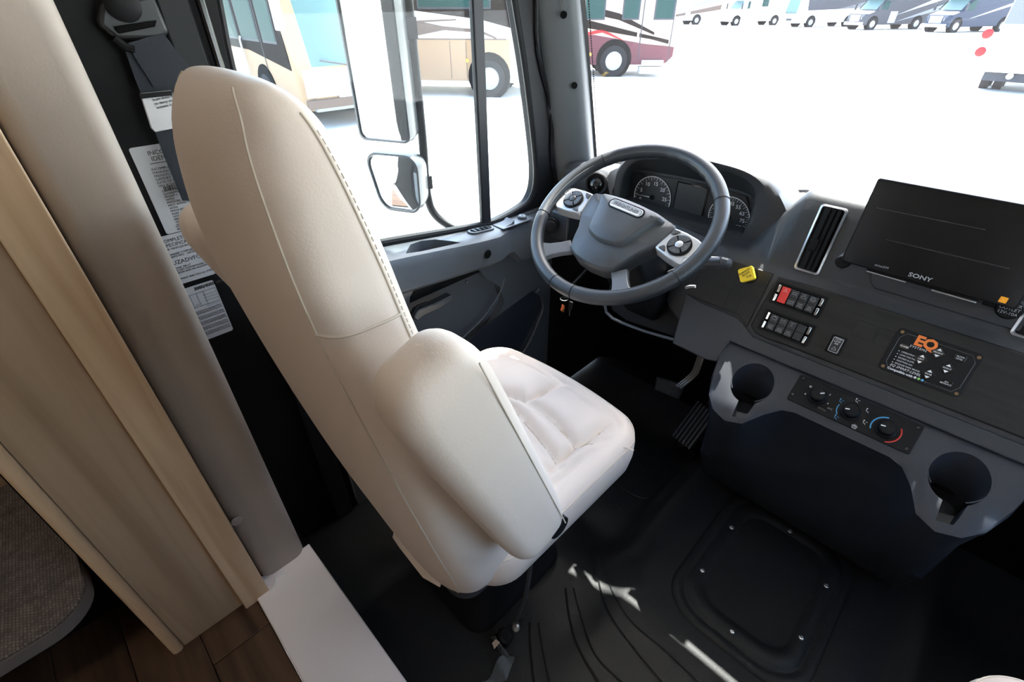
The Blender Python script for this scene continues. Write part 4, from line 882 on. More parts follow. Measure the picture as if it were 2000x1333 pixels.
def outl(k, n, ins):
    P = rrect(cx0+ins, cy0+ins, cx1-ins, cy1-ins, max(.012, .075-ins*.8), 12)
    L_ = [0]
    for a, b in zip(P, P[1:]+P[:1]): L_.append(L_[-1]+math.dist(a, b))
    out = []
    for i in range(n):
        s_ = L_[-1]*i/n; j = max(q for q in range(len(P)) if L_[q] <= s_+1e-9); a, b = P[j], P[(j+1) % len(P)]; t = (s_-L_[j])/max(1e-9, L_[j+1]-L_[j]); out.append((a[0]+(b[0]-a[0])*t, a[1]+(b[1]-a[1])*t))
    return out
N = 168; rings = []
for z, ins in ((.372, .060), (.376, .040), (.388, .018), (.405, .005), (.44, .0), (.470, .001)): rings.append([(x, y+fb(x, y), z) for x, y in outl(0, N, ins)])
for ins, dz in ((.003, .479), (.008, .489), (.018, .498), (.032, .503)): rings.append([(x, y+fb(x, y), dz) for x, y in outl(0, N, ins)])
inner = outl(0, N, .032)
for k in range(1, 40):
    f_ = 1-k/40; rg = []
    for x, y in inner:
        X, Y = ccx+(x-ccx)*f_, ccy+(y+fb(x, y)-ccy)*f_
        g = groove(X, Y); wr = .0012*math.sin(90*X+40*Y)*math.sin(70*Y-30*X)
        ed = min(1, k/6); rg.append((X, Y, .503+ed*(.016-.026*g+wr)-.010*sstep(.62, .78, Y)))
    rings.append(rg)
cu_ = MB().quadring(rings).build('cushion', LEATH, seat, angle=80)
for s_ in SKW: seam([Vector((p.x, p.y, .4945-.010*sstep(.62, .78, p.y))) for p in s_], 'seam', .0012, cu_)
seam([Vector((x, y+fb(x, y), .4845)) for x, y in outl(0, N, .0050)+outl(0, N, .005)[:1]], 'welt', .0016, cu_)
# armrests, folded up
def armrest(xc, seed):
    tp, bt = Vector((xc, .172, 1.022)), Vector((xc, .338, .596)); ax = (tp-bt).normalized(); ex = Vector((1, 0, 0)); ey = ex.cross(ax) * -1; ey = ey if ey.y > 0 else -ey
    L_ = (tp-bt).length; rings = []
    prof = [(-.010, .25), (-.006, .55), (.006, .80), (.03, .95), (.07, 1.0), (.2, 1.0), (.34, 1.0), (.42, .98), (L_-.02, .93), (L_, .80), (L_+.010, .58), (L_+.015, .28)]
    for d, k in prof:
        c = bt+ax*d; wv = .056*k if k > .9 else .056*(k*.9+.05)
        rr = rrect(-.040*k, -wv, .040*k, wv, .030*k, 6); rings.append([c+ex*x+ey*y for x, y in rr])
    a = MB().quadring(rings).build('armrest', LEATH, seat, angle=85, sub=1)
    sg = 1 if xc > XC else -1
    MB().tube([bt+ax*(.02+(L_-.03)*k/24)+ex*(sg*.0385)+ey*.036 for k in range(25)], .0010, 6).build('seam', LEATHD, a)
    piv = MB(); p = bt+Vector((0, .025, .01)); piv.cyl(p+ex*(-sg*.05), p+ex*(sg*.030), .020, n=20); piv.build('armrest_pivot', BLACK, a)
    return a
armrest(-.288, 1); armrest(-.842, 2)
# base
m = MB(); m.quadring([[(x, y, z) for x, y in rrect(-.70-i, .33-i, -.45+i, .62+i, .05, 6)] for z, i in ((.0, .02), (.03, .015), (.06, -.01), (.24, -.01))]); m.build('pedestal', BLACK, seat, angle=50)
SHD = mat('shield', (.040, .043, .050), .38)
m = MB(); m.quadring([[(x, y, z) for x, y in rrect(-.70-i, .265-i, -.405+i, .69+i, .045, 6)] for z, i in ((.235, -.04), (.245, -.015), (.27, -.002), (.33, .0), (.352, -.004), (.365, -.018), (.371, -.05))]); m.build('seat_base_cover', SHD, seat, angle=50)
# passenger seat, same make, seen only at its corner
ps_ = copy_tree(seat); ps_.location.x += 1.087; ps_.location.y -= .05; tag(ps_, 'cream leather passenger seat, only one white corner showing at the right', 'seat')

# ------------------------------------------------------------------ belts
sb = thing('seat_belt', 'dark navy seat belt hanging from a black pillar anchor with white tag', 'seat belt', (-.97, .2, 1.24))
def wp3(px, py, X=-.972): return ox(px, py, X)
m = MB(); m.prism([wp3(*p) for p in ((196, 5), (300, -12), (332, 62), (322, 78), (228, 78), (192, 48))], (-.022, 0, 0)); m.build('anchor_cover', mat('anchor_grey', (.016, .0165, .018), .4, spec=.35), sb, bevel=.006, seg=3)
m = MB(); m.prism([wp3(*p, -.970) for p in ((222, 52), (305, 40), (302, 52), (232, 66))], (.004, 0, 0)); m.build('belt_slot', DEEP, sb, bevel=.001)
m = MB(); m.lathe(wp3(238, 8, -.972), (1, 0, 0), [(0, .022), (.006, .022), (.010, .016)], 24); m.build('bolt_cap', BLACK, sb)
m = MB(); m.tube([wp3(222, 74, -.974), wp3(245, 92, -.974), wp3(262, 96, -.974)], .006, 8); m.build('anchor_loop', BLACK, sb)
def web(pl, pr_, name, X, th_=.0016):
    rings = []
    for a, b in zip(pl, pr_):
        p, q = wp3(*a, X), wp3(*b, X); rings.append([p, q, q+Vector((th_, 0, 0)), p+Vector((th_, 0, 0))])
    return MB().quadring(rings).build(name, NAVY, sb, smooth=False)
web([(243, 96), (262, 150), (278, 190)], [(300, 70), (330, 130), (345, 175)], 'webbing', -.976)
web([(250, 84), (262, 110), (300, 170)], [(318, 64), (345, 100), (395, 160)], 'webbing', -.973)
web([(300, 250), (318, 300), (340, 352), (356, 392)], [(345, 240), (365, 300), (385, 350), (400, 392)], 'webbing', -.974)
m = MB(); m.prism([wp3(*p, -.971) for p in ((272, 182), (335, 176), (352, 248), (302, 258), (294, 250))], (.004, 0, 0)); tg = m.build('belt_tag', mat('tag_white', (.50, .50, .51), .5), sb, bevel=.0015)
m = MB(); m.prism([wp3(*p, -.9668) for p in ((272, 183), (335, 177), (336, 186), (274, 193))], (.003, 0, 0)); m.build('tag_clip', BLACK, sb)
TGM = frame(wp3(303, 205, -.9662), (0, 1, .10), (0, -.1, 1))
def wtext(body, M, x, y, size, m, parent, **k):
    o = text(body, parent, 0, 0, size, m, h=0, **k); o.data.transform(WM[parent].inverted() @ M @ Matrix.Translation((x, y, 0))); return o
wtext('Pull out entire length\nfrom dress to top\nto damp and\nactivate lock', TGM, 0, .004, .0055, INK, tg, align='LEFT')
wtext('DO NOT REMOVE', TGM, .012, -.024, .005, INK, tg, align='LEFT')
# inboard belt stalk and floor strap beside the seat
bt_ = thing('seat_belt_tether', 'black belt tether bolted to floor right of the seat base, webbing trailing', 'seat belt', (-.36, .30, .02))
p0, p1, p2, p3 = Vector((-.345, .40, .30)), ox(1027, 1170, -.36), None, None
p1 = oz(1026, 1168, .15); p2 = oz(1008, 1214, .06); p3 = oz(1008, 1226, .03)
MB().tube([oz(1036, 1098, .27), oz(1032, 1130, .21), p1, p2], [.006, .006, .006, .005], 8).build('tether_rod', mat('rod_grey', (.035, .037, .042), .4), bt_)
MB().lathe(p3, (.6, -.5, .6), [(-.012, .010), (.004, .010), (.008, .006)], 14).build('bolt', mat('bolt_grey', (.30, .29, .28), .3, metal=.8), bt_)
wl_ = [oz(965, 1252, .015), oz(975, 1262, .03), oz(992, 1285, .02), oz(975, 1318, .012), oz(955, 1350, .008)]
m = MB(); rings = []
for i, p in enumerate(spline(wl_, 5)):
    wv = Vector((.018+.004*math.sin(i), .006*math.cos(i*.7), .010*math.sin(i*.9))); rings.append([p-wv, p+wv, p+wv+Vector((0, 0, .002)), p-wv+Vector((0, 0, .002))])
m.quadring(rings).build('strap', mat('strap_grey', (.055, .065, .075), .7, bump=.6, bscale=900), bt_)
m = MB(); q = oz(970, 1262, .03); m.prism([q+Vector((-.012, -.004, 0)), q+Vector((.002, -.010, .003)), q+Vector((.004, .006, .012)), q+Vector((-.008, .004, .012))], (.001, .001, .002)); m.build('strap_tag', mat('tag_beige', (.45, .38, .33), .6), bt_)
m = MB(); m.lathe(oz(985, 1245, .02), (.2, .4, 1), [(-.018, .020), (.006, .020), (.012, .014)], 16); m.build('bracket', BLACK, bt_)

# ------------------------------------------------------------------ stickers on the pillar wall
def sticker(name, label, tlp, size, lines):
    q = ox(*tlp, -1.0); M = frame(Vector((-.9996, q.y, q.z)), (0, 1, .0), (0, 0, 1))
    t = thing(name, label, 'sticker', M=M); W_, H_ = size
    MB().flat(rrect(0, -H_, W_, 0, .004), -.0001, .0005).build('paper', PAPER, t, local=True, smooth=False)
    for (s_, x, y, sz, *o) in lines: text(s_, t, x, y, sz, INK, .0007, align='LEFT', bold=o[0] if o else 0)
    return t
def bars(t, x0, y0, w_, h_, n=24, m=INK):
    b = MB(); x = x0
    for k in range(n):
        ww = random.choice((.0008, .0014, .0022)); b.box((x, y0, .0005), (x+ww, y0+h_, .0008)); x += ww+random.choice((.0008, .0014))
        if x > x0+w_: break
    b.build('barcode', m, t, local=True, smooth=False)
s1 = sticker('incomplete_vehicle_sticker', 'topmost white paper sticker on the black pillar, headed INCOMPLETE VEHICLE', (250, 290), (.100, .146), [
    ('INCOMPLETE VEHICLE', .022, -.012, .0098), ('IDENTIFICATION', .024, -.0212, .0098),
    ('INCOMPLETE VEHICLE\nMANUFACTURED BY\nFREIGHTLINER CUSTOM\nGAFFNEY, SOUTH CAROLINA\nDATE OF MANUFACTURE\nVIN: 4UZADVFC9TCWY0888', .018, -.051, .0055),
    ('GVWR/PNBV\nGAWR/PNBE\nFRONT =\nWITH\nPRESSURE =\nFIRST INTMD =\nWITH\nPRESSURE =\nREAR =\nWITH\nPRESSURE =\nVEHICLE TYPE:\nMODEL:', .020, -.104, .0050), ('MOTOR HOME\nS2RV', .056, -.129, .0048), ('NOTE: All weights in\nAll pressures', .018, -.139, .0045)])
MB().box((.020, -.0285, .0005), (.095, -.0275, .0008)).build('rule_line', INK, s1, local=True); bars(s1, .024, -.0745, .07, .008); MB().box((.018, -.1425, .0005), (.09, -.1420, .0008)).build('rule_line', INK, s1, local=True)
s2 = sticker('vehicle_specification_sticker', 'middle white paper sticker on the black pillar, headed VEHICLE SPECIFICATION', (285, 470), (.083, .094), [
    ('INCOMPLETE VEHICLE', .008, -.010, .0085), ('SPECIFICATION', .020, -.0185, .0085), ('FOR VEHICLES INCOMPLETE', .018, -.0255, .0050), ('CHASSIS CORPORATION\nDATE MFD:   DECEMBER 2020', .022, -.038, .0048),
    ('4UZADVFC9TCWY0888', .016, -.052, .0105), ('ENGINE: ISB 6.7\nMAX NET HORSEPOWER: 360 HP\nALLISON 3000 MH AUTOMATIC TRANS', .016, -.067, .0048), ('FRONT AXLE 22.5 ALL STEEL', .022, -.084, .0046)])
s3 = sticker('transmission_sticker', 'lowest white paper sticker on the black pillar, printed with a small table', (335, 572), (.072, .118), [
    ('3000/4000 MH', .036, -.007, .0085, .0004)]+[('transmission fluid level and maintenance schedule\nrefer to the operators manual for filters and the\nservice interval, check fluid with the engine at idle', .012, -.056-.012*k, .0029) for k in range(5)])
MB().tube([(x, y, .0007) for x, y in ((.012, -.016), (.070, -.016), (.070, -.044), (.012, -.044))], .0004, 4, True).build('table_border', INK, s3, local=True)
for k in range(3): MB().box((.024+.012*k, -.044, .0005), (.0245+.012*k, -.016, .0008)).build('table_rule', INK, s3, local=True)
for k in range(3): MB().box((.046, -.0245-.006*k, .0005), (.070, -.0240-.006*k, .0008)).build('table_rule', INK, s3, local=True)
MB().box((.012, -.042, .0005), (.022, -.030, .0008)).build('table_cell', INK, s3, local=True); MB().box((.026, -.042, .0005), (.038, -.038, .0008)).build('table_cell', GREYP, s3, local=True)
for y in (-.049, -.097): MB().box((.045, y, .0005), (.070, y+.003, .0008)).build('heading_bar', GREYP, s3, local=True)

# ================================================================== OUTSIDE
TINT = mat('rv_window', (.010, .034, .031), .5, spec=.08)
TINTB = mat('rv_windscreen', (.075, .13, .125), .4, spec=.15)
RVW = mat('rv_white', (.50, .50, .495), .5, spec=.2); RVG = mat('rv_grey', (.16, .175, .195), .6, spec=.2); RVD = mat('rv_charcoal', (.03, .033, .04), .6, spec=.2)
RVTAN = mat('rv_tan', (.25, .168, .105), .6, spec=.15); RVBK = mat('rv_black', (.009, .006, .005), .7, spec=.05); RVBR = mat('rv_brown', (.09, .066, .055), .6, spec=.1); RVRED = mat('rv_maroon', (.075, .022, .028), .5, spec=.15)
RVBEI = mat('rv_beige', (.24, .20, .165), .6, spec=.15); RVNAVY = mat('rv_navy', (.014, .022, .04), .6, spec=.2); RVSIL = mat('rv_silver', (.30, .315, .33), .5, spec=.2)
HLAMP = mat('headlamp', (.75, .78, .80), .12)
def rv_frame(x, y, hx, hy):
    h = Vector((hx, hy, 0)).normalized(); r = Vector((h.y, -h.x, 0)); return Matrix(((r.x, h.x, 0, x), (r.y, h.y, 0, y), (0, 0, 1, GZ), (0, 0, 0, 1)))
def rv(name, label, M, L=10.0, Wd=2.5, body=RVW, nose=False, cat='motorhome', group=None, slope=.25, hgt=3.6, lower=None, wheels=(-2.0, -7.2), wr=.52, windows=(), stripes=(), front=None, ws=TINTB, corner=.25):
    t = thing(name, label, cat, M=M, group=group); hw = Wd/2
    if not nose: prof = [(-L, .5), (-.12, .40), (-.02, .50), (0, 1.25), (-slope, 2.7), (-slope-.3, hgt-.1), (-slope-.6, hgt), (-L, hgt)]
    else: prof = [(-L, .5), (-.10, .42), (-.0, .55), (-.02, 1.15), (-.20, 1.40), (-1.25, 1.72), (-2.0, 2.55), (-1.9, 2.62), (-1.6, 2.9), (-1.8, hgt-.1), (-2.1, hgt), (-L, hgt)]
    b = MB(); b.quadring([[(x, y*(1 if abs(x) < hw-.01 else 1)-(corner if abs(x) > hw-.01 and y > -2.3 else 0), z) for y, z in prof] for x in (-hw, -hw+corner, hw-corner, hw)]); bo = b.build('body', body, t, local=True, bevel=.05, seg=2, angle=30)
    def plate(side, poly, m, nm, th=.014, par=None):
        x = side*hw; q = MB(); q.prism([(x, y, z) for y, z in poly], (side*th, 0, 0)); return q.build(nm, m, par or t, local=True, smooth=False)
    if lower: 
        for sd in (-1, 1): plate(sd, [(-L, .45), (-.6, .45), (-.6, lower[1]), (-L, lower[1])], lower[0], 'lower_panel', .010)
    for sd, y0, y1, z0, z1 in windows:
        fr = plate(sd, [(y0-.05, z0-.05), (y1+.05, z0-.05), (y1+.05, z1+.05), (y0-.05, z1+.05)], RVD, 'window_frame', .02); plate(sd, [(y0, z0), (y1, z0), (y1, z1), (y0, z1)], TINT, 'window_glass', .026, fr)
    for sd, poly, m in stripes: plate(sd, poly, m, 'stripe', .016)
    for y in wheels:
        for sd in (-1, 1):
            x = sd*(hw+.012); MB().lathe((x-sd*.35, y, wr+.05), (sd, 0, 0), [(0, wr+.14), (.362, wr+.14), (.364, wr+.10), (.364, .2)], 24).build('wheel_arch', DEEP, t, local=True)
            w_ = MB().lathe((x-sd*.28, y, wr), (sd, 0, 0), [(0, wr*.8), (.0, wr), (.27, wr), (.30, wr*.95), (.315, wr*.63), (.24, wr*.60)], 28).build('wheel', TIRE, t, local=True)
            MB().lathe((x-sd*.28, y, wr), (sd, 0, 0), [(.30, wr*.60), (.318, wr*.58), (.29, wr*.48), (.27, wr*.2), (.31, wr*.18), (.32, wr*.10)], 24).build('wheel_rim', mat('alloy', (.26, .265, .27), .45), w_, local=True)
            for k in range(8):
                a = 2*math.pi*k/8; c = (x+sd*.0, y+wr*.36*math.cos(a), wr+wr*.36*math.sin(a)); MB().lathe((x-sd*.01, c[1], c[2]), (sd, 0, 0), [(0, wr*.075), (.012, wr*.075)], 8).build('rim_hole', RVD, w_, local=True)
    if not nose:
        P = lambda z: -slope*max(0, (z-1.25))/(2.7-1.25)
        g = MB(); rows = []
        for z in (1.30, 1.7, 2.1, 2.5, 2.85):
            y = P(min(z, 2.7)); rows.append([(-hw+.10, y-.18, z), (-hw+.30, y+.0, z), (0, y+.02, z), (hw-.30, y+.0, z), (hw-.10, y-.18, z)])
        g.quadring(rows, False, (False, False)); g.build('windscreen', ws, t, local=True)
        MB().box((-.012, P(1.3)+.0, 1.3), (.012, P(1.3)+.03, 1.5)).build('windscreen_post', RVD, t, local=True)
        for sx in (-1, 1): MB().tube([(sx*.1, .03, 1.30), (sx*.75, .035, 1.42)], .018, 6).build('wiper', RVD, t, local=True)
        for sx in (-1, 1):
            MB().lathe((sx*(hw-.42), -.02, .88), (0, 1, 0), [(0, .17), (.05, .17), (.07, .12)], 20).build('headlight', HLAMP, t, local=True)
            MB().tube([(sx*(hw-.05), -.1, 2.6), (sx*(hw+.25), .18, 2.55)], .03, 6).build('mirror_arm', RVW, t, local=True); MB().box((sx*(hw+.25)-.09, .12, 2.0), (sx*(hw+.25)+.09, .26, 2.6)).build('side_mirror', RVW, t, local=True, bevel=.03)
        MB().box((-.45, -.0, .62), (.45, .02, .84)).build('grille', front or RVD, t, local=True)
        MB().box((-hw+.2, -.10, .40), (hw-.2, .03, .52)).build('bumper', RVG if body is not RVW else RVW, t, local=True, bevel=.02)
    else:
        hm = front or body
        g = MB(); g.quadring([[(x*k, y, z) for x in (-hw+.2, 0, hw-.2)] for y, z, k in ((-1.27, 1.74, 1), (-1.98, 2.54, .95))], False, (False, False)); o = g.build('windscreen', ws, t, local=True); o.location = (0, .012, .02)
        MB().box((-.62, -.01, .75), (.62, .03, 1.30)).build('grille', mat('rv_grille', (.30, .33, .36), .3), t, local=True, bevel=.03)
        for k in range(4): MB().box((-.58, .03, .82+.115*k), (.58, .045, .87+.115*k)).build('grille_bar', RVSIL, t, local=True)
        for sx in (-1, 1):
            MB().prism([(sx*(hw-.02), -.36, .95), (sx*(hw-.45), -.02, .95), (sx*(hw-.45), -.04, 1.15), (sx*(hw-.02), -.42, 1.18)], (0, .03, 0)).build('headlight', HLAMP, t, local=True)
            plate(sx, [(-1.95, 1.75), (-1.35, 1.75), (-1.98, 2.45), (-2.5, 2.5), (-2.5, 1.75)], TINT, 'door_window', .02)
            MB().tube([(sx*hw, -1.4, 1.9), (sx*(hw+.3), -1.2, 1.95)], .03, 6).build('mirror_arm', RVD, t, local=True); MB().box((sx*(hw+.3)-.08, -1.26, 1.7), (sx*(hw+.3)+.08, -1.12, 2.3)).build('side_mirror', RVD, t, local=True, bevel=.03)
        MB().box((-hw+.05, -.08, .42), (hw-.05, .06, .70)).build('bumper', RVSIL, t, local=True, bevel=.04)
    return t, plate

# tan and black coach, nearest on the left: we see its right flank and its windscreen
M1 = rv_frame(-11.55, 6.35, .998, -.06)
t1, pl1 = rv('coach', 'tan and black coach nearest in the side window, left of the big mirror', M1, L=7.0, body=RVTAN, cat='motorhome', slope=.45, wheels=(-2.3, -5.9), windows=[(1, -1.75, -.95, 1.75, 2.75), (1, -3.3, -2.1, 1.75, 2.75), (1, -5.0, -3.6, 1.75, 2.75)],
    stripes=[(1, [(-6.9, 1.55), (-3.0, 1.50), (-.42, 1.22), (-.45, 1.5), (-.8, 3.2), (-6.9, 3.2)], RVBK), (1, [(-6.9, .40), (-1.0, .40), (-1.0, .66), (-3.2, .82), (-6.9, .90)], RVBR)], front=RVW)
MB().box((-1.24, -.02, .46), (1.24, .035, .66)).build('front_skirt', RVBR, t1, local=True, bevel=.02)
MB().box((-1.20, .0, .70), (1.20, .030, 1.26)).build('front_panel', RVW, t1, local=True, bevel=.03)
MB().tube([(1.28, -3.45, .85), (1.31, -3.42, 1.0), (1.31, -3.40, 1.7), (1.28, -3.38, 1.78)], .025, 8).build('grab_handle', RVW, t1, local=True)
MB().box((1.262, -1.98, .6), (1.268, -1.95, 3.1)).build('door_seam', RVD, t1, local=True)
# tan and white coach behind the division bar
M2 = rv_frame(*( (Vector((-12.34, 11.44, 0))+Vector((.80, .60, 0))*1.20-Vector((.60, -.80, 0))*1.25)[:2] ), .80, .60)
t2, pl2 = rv('coach', 'white coach with tan lower half and thin brown swoosh, behind the window division bar', M2, L=6.4, body=RVW, lower=(RVTAN, 1.55), slope=.2, wheels=(-1.25, -5.2), windows=[(1, -3.3, -1.2, 2.35, 3.1), (1, -5.9, -4.2, 2.35, 3.1)],
    stripes=[(1, [(-6.3, 2.28), (-3.6, 2.28), (-1.5, 2.05), (-.4, 1.80), (-.4, 1.9), (-.9, 3.2), (-6.3, 3.2)], RVBK)]+[(1, [(-3.55+.0, 1.62), (-2.6, 1.78), (-1.5, 1.72), (-1.0, 1.55), (-1.0, 1.60), (-1.5, 1.80), (-2.6, 1.88), (-3.2, 1.98), (-2.2, 2.02), (-2.2, 2.06), (-3.4, 2.02), (-3.6, 1.85)], RVBR)])
for y in (-3.6, -2.45, -1.95): MB().box((1.262, y, .5), (1.268, y+.015, 1.5)).build('bay_door_seam', RVBR, t2, local=True)
MB().box((1.262, -6.3, 1.54), (1.272, -.7, 1.57)).build('body_line', RVBR, t2, local=True)
MB().lathe((1.262, -1.92, 1.0), (1, 0, 0), [(0, .05), (.02, .05)], 12).build('marker_light', AMBER, t2, local=True)
# maroon coach seen past the windscreen pillar
c3 = Vector((-12.564, 18.286, 0))+Vector((.717, .697, 0))*2.35-Vector((.697, -.717, 0))*1.25
M3 = rv_frame(c3.x, c3.y, .717, .697)
t3, pl3 = rv('coach', 'maroon and beige coach with black sweeping stripes, just right of the windscreen pillar', M3, L=12, body=RVBEI, slope=.2, wheels=(-2.35, -8.2), wr=.55, windows=[(1, -.95, -.30+.0, 1.95, 2.9), (1, -2.15, -1.6, 1.95, 2.9), (1, -4.2, -2.9, 1.95, 2.8)],
    stripes=[(1, [(-12, .42), (-3.2, .42), (-1.5, .42), (-.3, .48), (-.05, .7), (-.05, 1.02), (-1.2, 1.12), (-3.2, 1.42), (-12, 1.9)], RVRED), (1, [(-4.2, 1.75), (-1.0, 1.28), (-.3, 1.12), (-.3, 1.25), (-1.6, 1.50), (-4.2, 2.05)], RVBK), (1, [(-4.2, 2.25), (-2.3, 1.9), (-.9, 1.42), (-.9, 1.50), (-2.3, 2.1), (-4.2, 2.5)], RVBK), (1, [(-4.2, 1.35), (-2.9, 1.62), (-1.9, 1.18), (-2.9, 1.5), (-4.2, 1.28)], REDL)])
MB().box((.95, -1.30, .12), (1.42, -.35, .36)).build('entry_step', RVW, t3, local=True); MB().box((.95, -1.25, .40), (1.36, -.40, .58)).build('entry_step', RVW, t3, local=True)
MB().box((1.262, -1.42, .6), (1.270, -1.39, 3.1)).build('door_seam', RVD, t3, local=True); MB().box((1.262, -.25, .5), (1.270, -.22, 3.1)).build('door_seam', RVD, t3, local=True)
for y in (-3.3, -3.6): MB().lathe((1.27, y, .78), (1, 0, 0), [(0, .06), (.02, .06)], 12).build('marker_light', AMBER, t3, local=True)
MB().box((1.27, -1.55, 1.25), (1.31, -1.48, 1.55)).build('grab_handle', CHROME, t3, local=True)

# row of parked motorhomes far across the lot
hx, hy = -.52, -.854
def far(px, py, label, **k):
    q = oz(px, py, GZ); h = Vector((hx, hy, 0)).normalized(); r = Vector((h.y, -h.x, 0)); c = q-r*(1.25)+h*.4   # photo point: foot of its right front corner as it faces us
    return rv('motorhome', label, rv_frame(c.x, c.y, hx, hy), group='motorhomes parked in the far row', **k)
def swoop(z0, z1, m, y0=-10.5, y1=-1.5, w_=.35): return [(-1, [(y1, z0), (y0, z1), (y0, z1+w_*1.6), (y1-1.0, z0+w_*.8)], m), (1, [(y1, z0), (y0, z1), (y0, z1+w_*1.6), (y1-1.0, z0+w_*.8)], m)]
far(1250, 48, 'white far motorhome with grey swooping stripes, leftmost of the far row', body=RVW, lower=(RVSIL, 1.1), stripes=swoop(1.1, 2.6, RVG)+swoop(.6, 1.6, RVBR), windows=[(-1, -3.2, -2.3, 2.0, 2.8)], wr=.48)
far(1405, 49, 'white far motorhome with a short bonnet behind the lamp post', body=RVW, nose=True, lower=(RVSIL, .95), stripes=swoop(1.0, 2.3, RVG, y1=-3)+swoop(.55, 1.5, RVSIL, y1=-4), windows=[(-1, -5.0, -4.2, 2.0, 2.8)], wr=.45, wheels=(-1.0, -6.5), ws=TINTB)
far(1528, 52, 'white far motorhome with flat blue-tinted front and dark upper flank', body=RVW, stripes=[(-1, [(-1.2, 1.6), (-10.4, 1.9), (-10.4, 3.3), (-.8, 3.3)], RVD)]+swoop(.9, 2.2, RVSIL), wr=.48, ws=TINTB)
far(1650, 57, 'charcoal far truck-nosed motorhome with black wheels', body=RVD, nose=True, stripes=swoop(1.2, 2.9, RVSIL, y1=-3.5)+swoop(.7, 1.9, RVG, y1=-4)+[(-1, [(-3.9, .6), (-3.0, .6), (-3.0, 1.6), (-3.9, 1.6)], RVSIL)], wr=.52, wheels=(-1.15, -6.8))
far(1800, 62, 'navy and white far truck-nosed motorhome beside the near trailer', body=RVNAVY, nose=True, stripes=swoop(1.1, 2.9, RVW, y1=-2.4, w_=.25), wr=.52, wheels=(-1.15, -6.8), front=RVW)
# its white bonnet
# lamp post and lawn island
q = oz(1437, 96, GZ); q.z += .14; lp = thing('lamp_post', 'tall white lamp post standing on the lawn island in front of the far row', 'lamp post', q); q.z -= .14
MB().lathe((q.x, q.y, GZ), (0, 0, 1), [(.14, .28), (.5, .28), (.55, .22)], 16).build('base', WHITEL, lp); MB().cyl((q.x, q.y, GZ+.5), (q.x, q.y, GZ+8), .13, .09, 16).build('pole', WHITEP, lp); MB().box((q.x-.2, q.y-.6, GZ+8), (q.x+.2, q.y+.6, GZ+8.15)).build('lamp_head', RVG, lp)
i0, i1, i2, i3 = oz(1322, 101, GZ), oz(1480, 100, GZ), oz(1475, 86, GZ), oz(1240, 88, GZ)
gl = MB().prism([i0, i1, i2, i3], (0, 0, .14)).build('lawn_island', GRASS); tag(gl, 'strip of pale green lawn behind a kerb right of the maroon coach', 'lawn')
kb = MB(); ko = Vector((.10, -.13, 0)); kb.strip([i3+ko, i0+ko, i1+ko], Vector((.12, -.14, 0)), (0, 0, .16)); tag(kb.build('kerb', CONC, bevel=.02), 'concrete kerb along the front of the lawn island', 'kerb')
# near white trailer at the right edge, its rear corner with two red lamps
h = Vector((.0, 1, 0)); q = oz(1903, 176, GZ); TX, TY = q.x-.12, q.y-.1
TMx = rv_frame(TX+1.3, TY, 0, 1); tr = thing('white_trailer', 'white trailer rear at the right edge with two round red lamps', 'trailer', M=TMx)
b = MB(); b.quadring([[(x, y, z) for x, z in ((-1.28, .62), (1.28, .62), (1.28, 3.4), (-1.28, 3.4))] for y in (.0, 8.5)]); b.build('body', RVW, tr, local=True, bevel=.06)
def rear(px, py, off=.0): d = ray(px, py); P = EYE+d*((TY-off)/d.y); v = TMx.inverted() @ P; return v.x, v.z
def disc(px, py, r, m, nm): x, z = rear(px, py); return MB().lathe((x, .0, z), (0, -1, 0), [(-.01, r*1.08), (.02, r*1.08), (.035, r*.9)], 24).build(nm, m, tr, local=True)
disc(1929, 66, .13, REDL, 'tail_lamp'); disc(1915, 101, .13, REDL, 'tail_lamp'); disc(1972, 149, .085, HLAMP, 'reverse_lamp')
def rplate(pts, m, nm, th=.02, par=None): q_ = MB(); q_.prism([(rear(*p)[0], 0, rear(*p)[1]) for p in pts], (0, -th, 0)); return q_.build(nm, m, par or tr, local=True, bevel=.004)
x0, z0 = rear(1925, 52); x1, z1 = rear(1915, 68)
MB().box((-1.29, -.03, z0-.03), (1.29, .01, z0+.05)).build('trim_rail', RVG, tr, local=True); MB().box((-1.275, -.02, z1-.02), (1.275, .01, z1+.10)).build('trim_rail', RVSIL, tr, local=True)
MB().box((-1.26, -.016, z0+.08), (-.55, .01, 3.3))  .build('upper_panel', mat('rv_midgrey', (.10, .11, .125), .6, spec=.2), tr, local=True); MB().box((-.47, -.016, z0+.08), (1.26, .01, 3.3)).build('upper_panel', mat('rv_palegrey', (.16, .175, .20), .6, spec=.2), tr, local=True); MB().box((-.545, -.03, z0-.12), (-.475, .01, 3.3)).build('corner_post', RVG, tr, local=True)
MB().box((-1.15, .1, .30), (1.2, 1.2, .62)).build('underframe', RVD, tr, local=True)
for y in (.9, 1.9):
    for x in (-1.05, -.70, 1.05): MB().lathe((x-.12, y, .36), (1, 0, 0), [(0, .2), (0, .36), (.24, .36), (.24, .2)], 20).build('wheel', TIRE, tr, local=True)
MB().box((-1.30, -.10, .56), (1.28, .05, .66)).build('bumper', RVW, tr, local=True, bevel=.02)
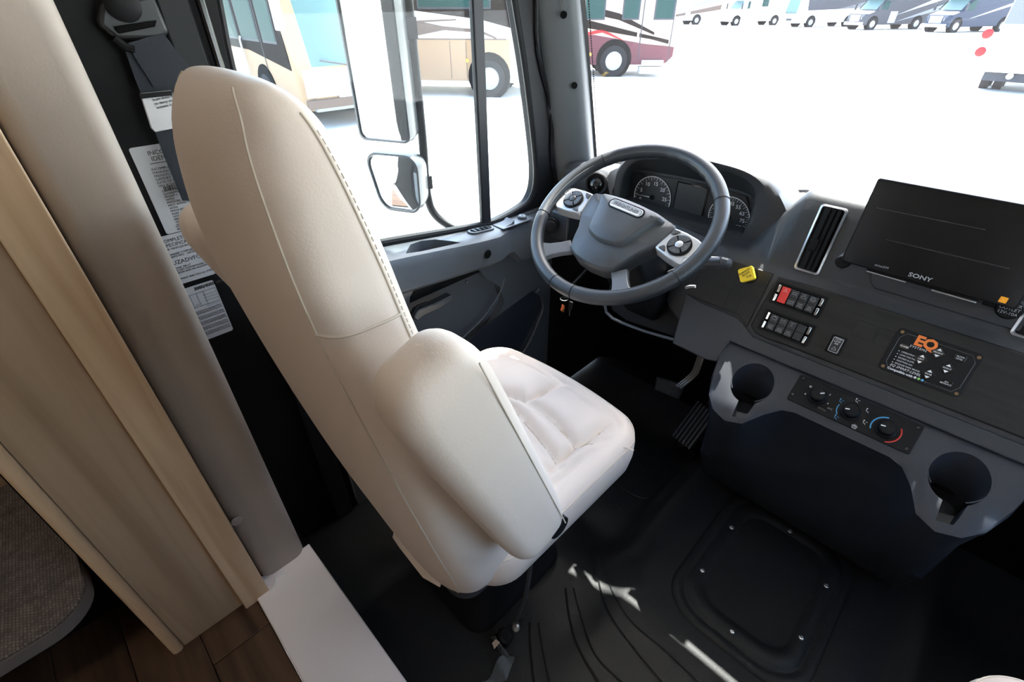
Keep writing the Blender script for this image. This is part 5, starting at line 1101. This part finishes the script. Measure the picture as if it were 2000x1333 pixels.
# ------------------------------------------------------------------ our own door mirror
mr = thing('side_mirror', 'tall side mirror with a small round-cornered convex mirror below, on a curved black arm', 'mirror', (-1.3, .8, .95))
ML, MRt = Vector((-1.395, .757, 0)), Vector((-1.245, .830, 0)); ex = (MRt-ML).normalized()
def mir(xa, xb, z0, z1, name, bulge, taper, r):
    O = ML+ex*xa; O.z = z0; Mx = frame(O, ex, (0, 0, 1)); W_, H_ = xb-xa, z1-z0
    P = rrect(0, 0, W_, H_, r, 7); P = [((x-W_/2)*(1-taper*(1-y/H_))+W_/2+taper*W_*.35*(1-y/H_), y) for x, y in P]; sc_ = lambda k, z: [((x-W_/2)*k+W_/2, (y-H_/2)*(1-(1-k)*W_/H_)+H_/2, z) for x, y in P]
    h_ = MB(); h_.quadring([sc_(.925, .001), sc_(.935, .008), sc_(1.0, .007), sc_(1.01, -.02), sc_(.92, -.06), sc_(.6, -.085)], True, (False, True)); h_.v = [Mx @ v for v in h_.v]; h_.build(name+'_housing', mat('mirror_black', (.03, .032, .036), .35), mr)
    g = MB(); g.quadring([sc_(.935, .002), sc_(.8, .002+bulge*.36), sc_(.55, .002+bulge*.7), sc_(.25, .002+bulge*.94), sc_(.01, .002+bulge)], True, (False, True)); g.v = [Mx @ v for v in g.v]; g.build(name+'_glass', MIRR, mr, angle=80)
mir(-.002, .170, .945, 1.46, 'main_mirror', .0005, 0, .022)
mir(.0, .185, .735, .912, 'convex_mirror', .010, .22, .045)
arm = [Vector((-1.285, .90, 1.5)), Vector((-1.285, .90, 1.2)), Vector((-1.285, .90, .95)), Vector((-1.285, .895, .78)), Vector((-1.27, .91, .70)), Vector((-1.20, .95, .655)), Vector((-1.08, .99, .64))]
MB().tube(spline(arm, 8), .0135, 12).build('mirror_arm', BLACK, mr); MB().tube([Vector((-1.285, .90, 1.5)), Vector((-1.2, .93, 1.56)), Vector((-1.06, .98, 1.57))], .0135, 12).build('mirror_arm', BLACK, mr)
MB().box((-1.31, .85, .79), (-1.27, .91, .83)).build('bracket', BLACK, mr); MB().box((-1.31, .84, 1.2), (-1.27, .91, 1.25)).build('bracket', BLACK, mr)
# outer skin of this vehicle's own left side behind the door, mirrored in the glass
sk = MB().box((-1.42, -7, GZ+.45), (-1.345, .0, 2.3)).build('wall_left_outer', WHITEP); struct(sk, 'white outer skin of this motorhome')
